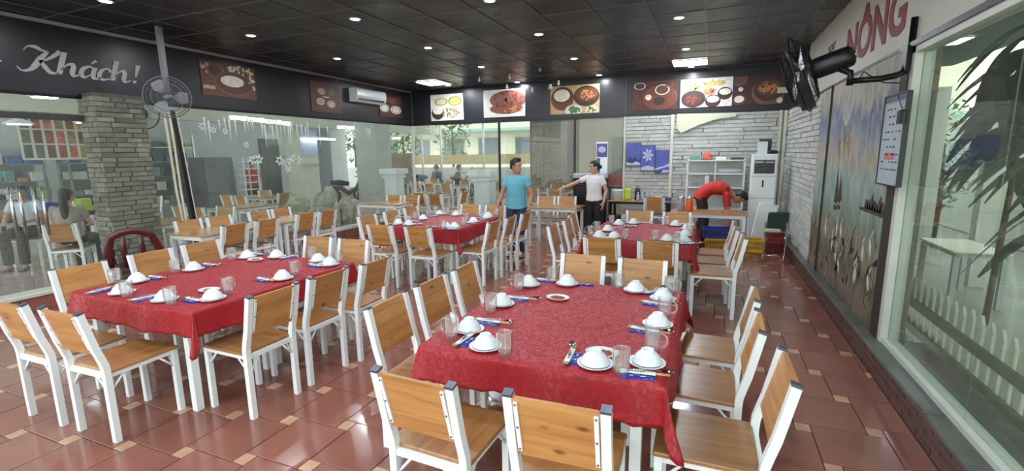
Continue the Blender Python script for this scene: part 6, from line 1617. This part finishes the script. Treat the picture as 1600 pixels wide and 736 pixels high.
# motorbikes
def motorbike(label, x, y, rz, c):
    t = thing('motorbike', label, 'motorbike', (x, y, 0), rz, 'parked motorbikes'); m = M.setdefault('mb'+c[0], mat('bike_'+c[0], c[1], .3, coat=.5))
    for s in (-.6,.6): MB().tube([(s+.26*math.cos(a), 0, .30+.26*math.sin(a)) for a in [2*PI*k/24 for k in range(24)]], .05, 8, close=True).build('tyre', M['black'], t); MB().tube([(s,-.05,.3),(s,.05,.3)], .09, 12).build('hub', M['steel'], t)
    MB().tube([(-.55,0,.62),(-.25,0,.58),(.0,0,.42),(.3,0,.55),(.42,0,.85)], [.07,.12,.12,.11,.07], 10, sy=.8).build('fairing', m, t)
    MB().tube([(-.62,0,.78),(-.3,0,.78),(.02,0,.74)], [.08,.11,.08], 10).build('saddle', M['black'], t)
    MB().tube([(.6,0,.3),(.48,0,.7),(.42,0,.95)], .03, 8).build('fork', M['steel'], t)
    MB().tube([(.36,-.32,1.02),(.44,-.1,.97),(.44,.1,.97),(.36,.32,1.02)], .015, 8).build('handlebar', M['black'], t)
    MB().ell((.5,0,.9),(.07,.09,.08)).build('headlamp', M['chrome'], t)
    for s_ in (-1,1): MB().tube([(.42,s_*.12,.98),(.42,s_*.28,1.16)], .006, 5).ell((.42,s_*.3,1.18),(.02,.06,.035)).build('mirror', M['blackm'], t)
    return t
for k, (px, Y, rz, c) in enumerate(((545,13.6,.4,('brown',(74,60,52))),(585,15.2,1.2,('dark',(40,42,50))),(630,16.6,.8,('navy',(44,52,80))),(668,18.3,.3,('dark',(40,42,50))),(720,17.3,-.4,('brown',(74,60,52))))):
    p = AY(px, 300, Y); motorbike('parked motorbike outside the back left corner, '+['brown one nearest the rockery','second from the left','third from the left','fourth from the left','rightmost one'][k], p.x, Y, rz, c)
# outside tables and chairs
def oset(cx, cy, rz, nm, chairs):
    t = make_table('dining_table', f'bare wooden table outside the glass, {nm}', .7, 1.15, GB); t.location = (cx, cy, 0); t.rotation_euler.z = rz
    for k, (dx, dy, f, w_) in enumerate(chairs):
        c, s = math.cos(rz), math.sin(rz)
        chair(f'white-framed wooden chair outside the glass, {w_} of the {nm} table', 'white framed wooden chairs outside', cx+dx*c-dy*s, cy+dx*s+dy*c, f+rz, 0)
oset(-8.05, 4.85, .2, 'seated woman\'s', [(.05,1.14,FF,'far end')])
chair('white-framed wooden chair the seated woman sits on, outside the glass', 'white framed wooden chairs outside', oc.x, oc.y, fz, 0)
pz = Vector((oc.x+(-math.sin(fz))*.30, oc.y+math.cos(fz)*.30, 0))
figure('woman with a long black ponytail sitting with her back to the camera, outside the glass', pz, fz, sit(yaw=.1), M['sh_grey'], M['pblack'], female=True, hair='tail', sleeve=.6)
q = G(42, 372, .46); ms = Vector((q.x, q.y, 0))
chair('white-framed wooden chair under the man in the pale blue shirt, outside the glass', 'white framed wooden chairs outside', ms.x-.20, ms.y+.27, -2.4, 0)
mz = Vector((ms.x+.0, ms.y+.03, 0)); mz = Vector((ms.x-.20-math.sin(-2.4)*.30, ms.y+.27+math.cos(-2.4)*.30, 0))
figure('man in a pale blue shirt sitting behind the glass doors, facing the hall', mz, -2.4, sit(yaw=.2, pit=-.2), M['sh_pale'], M['pblack'], sleeve=.6, shoes=M['black'])
oset(-12.2, 6.0, .3, 'second row left', [(-.66,-.2,FL,'left side'),(-.23,1.15,FF,'far left side'),(.24,1.15,FF,'far right side')])
oset(-8.9, 6.85, .0, 'middle', [(-.25,-1.14,FN,'near left side'),(.24,-1.14,FN,'near right side')])
oset(-10.45, 8.95, .0, 'cupboard side', [(-.26,-1.14,FN,'near left side'),(.22,-1.14,FN,'near right side'),(.66,-.26,FR,'right side'),(-.66,.26,FL,'left side')])
q = AY(700, 300, 13.4); oset(q.x, 13.4, 1.57, 'first back', [(-.64,-.3,FL,'left side'),(-.64,.3,FL,'second left side'),(.64,-.3,FR,'right side'),(.64,.3,FR,'second right side')])
q = AY(800, 300, 14.6); oset(q.x, 14.6, 1.57, 'second back', [(-.64,-.3,FL,'left side'),(-.64,.3,FL,'second left side'),(.64,0,FR,'right side')])
q = AY(860, 300, 12.2); oset(q.x, 12.2, 1.57, 'third back', [(-.64,-.3,FL,'left side'),(-.64,.3,FL,'second left side'),(.64,0,FR,'right side')])
q = AY(640, 300, 12.9); oset(q.x-.5, 14.6, 1.57, 'back corner', [(-.64,0,FL,'left side'),(.64,0,FR,'right side')])
# person in red far away, dark-clothed sitters beyond the back glass
p = AX(395, 285, -13.4); figure('person in red standing far outside beside the white tray rack', (p.x, p.y, 0), -PI/2-.6, stand(1.62, yaw=.5, elR=(.22,.1,1.06), wrR=(.12,.3,1.02), elL=(-.22,.1,1.06), wrL=(-.1,.3,1.02)), M['sh_red'], M['pblack'], vox=.014, detail=False)
for k, (px, Y, rz, m_, nm) in enumerate(((684,16.2,1.2,M['jeans'],'left one by the first back table'),(716,16.0,-1.0,M['pbrown'],'right one by the first back table'))):
    p = AY(px, 290, Y); st = make_table('stool', f'low stool outside under the dark-clothed sitter, the {nm}', .36, .36, 'stools outside', M['black'], M['blackm']); st.location = (p.x, Y, 0); st.scale = (1, 1, .60); st['category'] = 'stool'
    figure(f'dark-clothed person sitting far outside the back glass, the {nm}', (p.x, Y, 0), rz, sit(), m_, M['pblack'], vox=.016, detail=False)
# crystal bead strings beyond the back glass
M['crystal'] = mat('crystal', (214,200,180), .1, metal=.6)
xs0 = AY(832, 230, 12.9).x; xs1 = AY(885, 230, 12.9).x
t = thing('bead_curtain', 'curtain of glittering crystal strings outside behind the man in blue', 'curtain', (0, 12.9, 0))
MB().box(xs0-.05,xs1+.05,-.03,.03,2.52,2.58).build('rail', M['steel'], t)
b = MB(); rn = random.Random(1); n = 30
for k in range(n):
    x = xs0+(xs1-xs0)*k/(n-1); z = 2.52; b.tube([(x,0,2.52),(x,0,.5)], .004, 3)
    while z > .5: s_ = rn.uniform(.015,.03); b.lathe([(.0001,-s_),(s_*.6,0),(.0001,s_)], 5, (x,0,z), smooth=False); z -= rn.uniform(.06,.14)
o = b.build('bead_strings', M['crystal'], t); o['kind'] = 'stuff'
tag(MB().box(xs0-.3,xs1+.6,13.5,13.6,0,3.4).build('panel_wall', mat('dark_panels', (110,96,80), .5, var=.3, vscale=2)), 'brown panelled wall behind the crystal strings', 'wall')
tag(MB().box(AY(905,230,12.4).x,AY(975,230,12.4).x+1.5,12.4,12.5,0,3.4).build('outer_wall', M['cream']), 'cream wall outside behind the woman in white', 'wall')
a = AY(962,208,12.3); c = AY(975,270,12.3)
tag(MB().box(a.x-.1,c.x+.6,12.34,12.4,c.z-.1,a.z-.1).build('dark_window', mat('dark_window', (70,78,78), .15)), 'dark window in the cream wall outside, right of the poster', 'window')
tag(MB().cbox(-.3,.3,-.2,.2,0,.26).build('red_bundle', M['sh_red'], None, loc=(AY(970,285,11.6).x, 11.6, .95)), 'red bundle on a stand outside left of the stone wall', 'bundle')
st = make_table('stand_table', 'small stand under the red bundle outside', .7,.5,'stands outside', M['wood_back'], M['black']); st.location = (AY(970,285,11.6).x, 11.6, .205)
tag(MB().box(-.3,.3,-.2,.2,0,.205).build('plinth', M['black'], None, loc=(AY(970,285,11.6).x, 11.6, 0)), 'black plinth under the small stand outside', 'plinth')

# frosted stars and icicles stuck on the left glass
M['frost'] = mat('frost_sticker', (214,222,222), .5)
def star(label, px, py, r):
    p = AX(px, py, XL+.012); b = MB(); V = [(0,0,0)]
    for k in range(12):
        a = PI*k/6+.2; q = r if k % 2 == 0 else r*.5; V.append((0, q*math.cos(a), q*math.sin(a)))
    for k in range(12):
        a = PI*k/6+.2; q = (r if k % 2 == 0 else r*.5)*.55; V.append((.0, q*math.cos(a), q*math.sin(a)))
    fs = [(1+k, 1+(k+1) % 12, 13+(k+1) % 12, 13+k) for k in range(12)]
    V2 = V+[(x+.003,y,z) for x,y,z in V]; n = len(V); fs2 = fs+[tuple(i+n for i in f) for f in fs]
    o = b.add(V2, fs2).build('star_sticker', M['frost']); o.location = p; tag(o, label, 'sticker', 'frosty star stickers on the left glass')
SL = ((404,249,.10),(395,250,.09),(437,251,.10),(447,255,.08),(451,252,.09),(459,247,.09),(466,250,.09),(450,263,.08),(316,197,.07),(333,203,.06),(352,205,.06),(385,226,.06))
for k, (px, py, r) in enumerate(SL):
    star('white frosty star sticker on the left glass, '+ORD[sorted(c[0] for c in SL).index(px)]+' from the left', px, py, r)
ic = None; rn = random.Random(12)
for k, px in enumerate([318,324,341,350,357,366,381,386,391,394,408,412,420,424,431,437,443,449,452,455,463,470,476,480,498,511,540,545,548,551,571,574,577]):
    p = AX(px, 178+.07*(px-300), XL+.012); L = rn.uniform(.16,.45)
    b = MB().add([(0,-.018,0),(0,.018,0),(0,.002,-L),(.003,-.018,0),(.003,.018,0),(.003,.002,-L)], [(0,1,2),(3,4,5),(0,3,5,2),(1,4,5,2)])
    o = b.build('icicle_sticker', M['frost']); o.location = p+Vector((0,0,rn.uniform(-.1,0))); tag(o, 'thin white icicle sticker on the left glass, '+ORD[k]+' from the left', 'sticker', 'frosty icicle stickers on the left glass')

# ---- beyond the right window: picket fence, passage wall, plants
structure(MB().box(XR+.3, 12, -3, 22, -.06, -.02).build('ground_outside', mat('wet_concrete', (120,124,112), .6, var=.2, vscale=2)))
t = thing('picket_fence', 'white picket fence in the passage outside the right window', 'fence', (1.74, 0, -.02))
pk = None
for k in range(40):
    y = 1.6+.128*k
    if y > 6.5: break
    if pk is None:
        pk = MB().add([(0,-.034,.0),(0,.034,0),(0,.034,.54),(0,0,.60),(0,-.034,.54),(.018,-.034,.0),(.018,.034,0),(.018,.034,.54),(.018,0,.60),(.018,-.034,.54)], [(0,1,2,3,4),(9,8,7,6,5),(0,5,6,1),(1,6,7,2),(2,7,8,3),(3,8,9,4),(4,9,5,0)]).build('picket', mat('picket_white', (206,208,194), .6), t); pk.location = (0,y,.02)
    else: inst(pk, t, (0,y,.02+random.uniform(-.012,.012)))
for z in (.14,.36): MB().box(-.03,.0,1.5,6.6,z,z+.07).build('rail', mat('mossy_rail_%d' % int(z*100), (112,116,98), .8, var=.2), t)
structure(MB().box(4.9, 5.0, -3, 20, 0, 2.3).build('wall_passage', mat('pale_passage_wall', (176,184,176), .7, var=.1, vscale=1.2)))
for k, (x, y) in enumerate(((3.0, 9.0), (3.1, 7.6), (3.9, 11.6))): tag(MB().box(x,x+.16,y,y+.16,-.02,2.6).build('passage_post', M['board_w']), 'pale post in the passage outside the window, '+('middle one','nearest one','farthest one')[k], 'post')
t = make_table('side_stand', 'pale stone side table in the passage outside the window', .5, .95, 'stands outside', mat('pale_stone', (196,194,176), .6), M['plaster']); t.location = (2.75, 7.0, -.02); t.scale = (1,1,.84)
def big_leaf(b, c, d, L, wd):
    d = Vector(d).normalized(); s_ = d.cross(Vector((0,.3,1))).normalized(); n = 7; V = []
    for i in range(n+1):
        f = i/n; p = Vector(c)+d*L*f+Vector((0,0,-.75*L*f*f)); w_ = wd*math.sin(PI*min(1,f*.92+.05))**.8
        V += [p-s_*w_, p+Vector((0,0,-.01)), p+s_*w_]
    b.add(V, [(3*i+j, 3*i+j+1, 3*i+j+4, 3*i+j+3) for i in range(n) for j in (0,1)], True)
structure(MB().box(XR+.17, 3.3, -3, 9.5, 2.95, 3.0).build('ceiling_shade_passage', mat('dimming_sheet', (96,104,98), .8)))  # dark roof sheet added over the passage to dim the view through the window
rn = random.Random(21)
for k, (x, y, h, nm) in enumerate(((2.5,4.7,2.5,'middle one, with long dark drooping leaves'),(2.45,3.5,2.4,'at the right edge of the photo'),(2.6,5.95,2.75,'farthest, hanging high behind the window'))):
    t = thing('tall_plant', f'tall leafy plant in the passage outside the window, {nm}', 'plant', (x, y, -.02))
    MB().tube([(0,0,0),(.04,.02,h*.5),(0,.05,h)], [.03,.025,.015], 8).build('stem', M['bark'], t)
    for q in range(64):
        b = MB(); a_ = rn.random()*6.28; z = h*rn.uniform(.45 if k < 2 else .6,1.05); big_leaf(b, (0,0,z), (math.cos(a_), math.sin(a_), rn.uniform(-.3,.3)), rn.uniform(.38,.68), rn.uniform(.05,.10)); b.build('leaf', M['leaf_d'], t)
for k, (x, y, z0_, h, r, nm) in enumerate(((3.9,14.5,0,3.0,.6,'light green bush at the far end of the passage'),(3.7,10.6,0,2.6,.55,'light green slender bush in the middle of the passage'),(3.3,16.5,0,3.2,.9,'light green bush behind the others at the end of the passage'))):
    tree(x, y, h, r, nm, M['leaf'], 30+k, 420, .16, True, -.02)
for k, (x, y) in enumerate(((7.5,4),(7.5,9),(8,14))): tree(x, y, 5, 1.8, 'tree above the passage wall, '+('nearest','middle','farthest')[k], M['leaf'], 40+k, 800, .28)

p = AX(224, 178, -7.9); t = thing('round_fan', 'dark round wall fan outside the glass just right of the brick column', 'fan', p)
FM = (Vector((0,0,CAM_H))-p).normalized().to_track_quat('Z','Y').to_matrix().to_4x4() @ Matrix.Rotation(.5, 4, 'Y')
b = MB()
for k in range(36):
    a = 2*PI*k/36; b.tube([FM @ Vector((.04*math.cos(a),.04*math.sin(a),.07)), FM @ Vector((.16*math.cos(a),.16*math.sin(a),.06)), FM @ Vector((.22*math.cos(a),.22*math.sin(a),0))], .002, 4)
b.tube([FM @ Vector((.22*math.cos(2*PI*k/32),.22*math.sin(2*PI*k/32),0)) for k in range(32)], .009, 5, close=True)
b.build('cage', M['blackm'], t)
MB().lathe([(.0001,-.12),(.06,-.1),(.07,0),(.0001,.02)], 16, M=FM).build('motor', M['blackm'], t)
MB().tube([FM @ Vector((0,0,-.1)), (-.05,.1,.3), (-.05,.1,3.42-p.z)], .014, 6).build('drop_rod', M['blackm'], t)
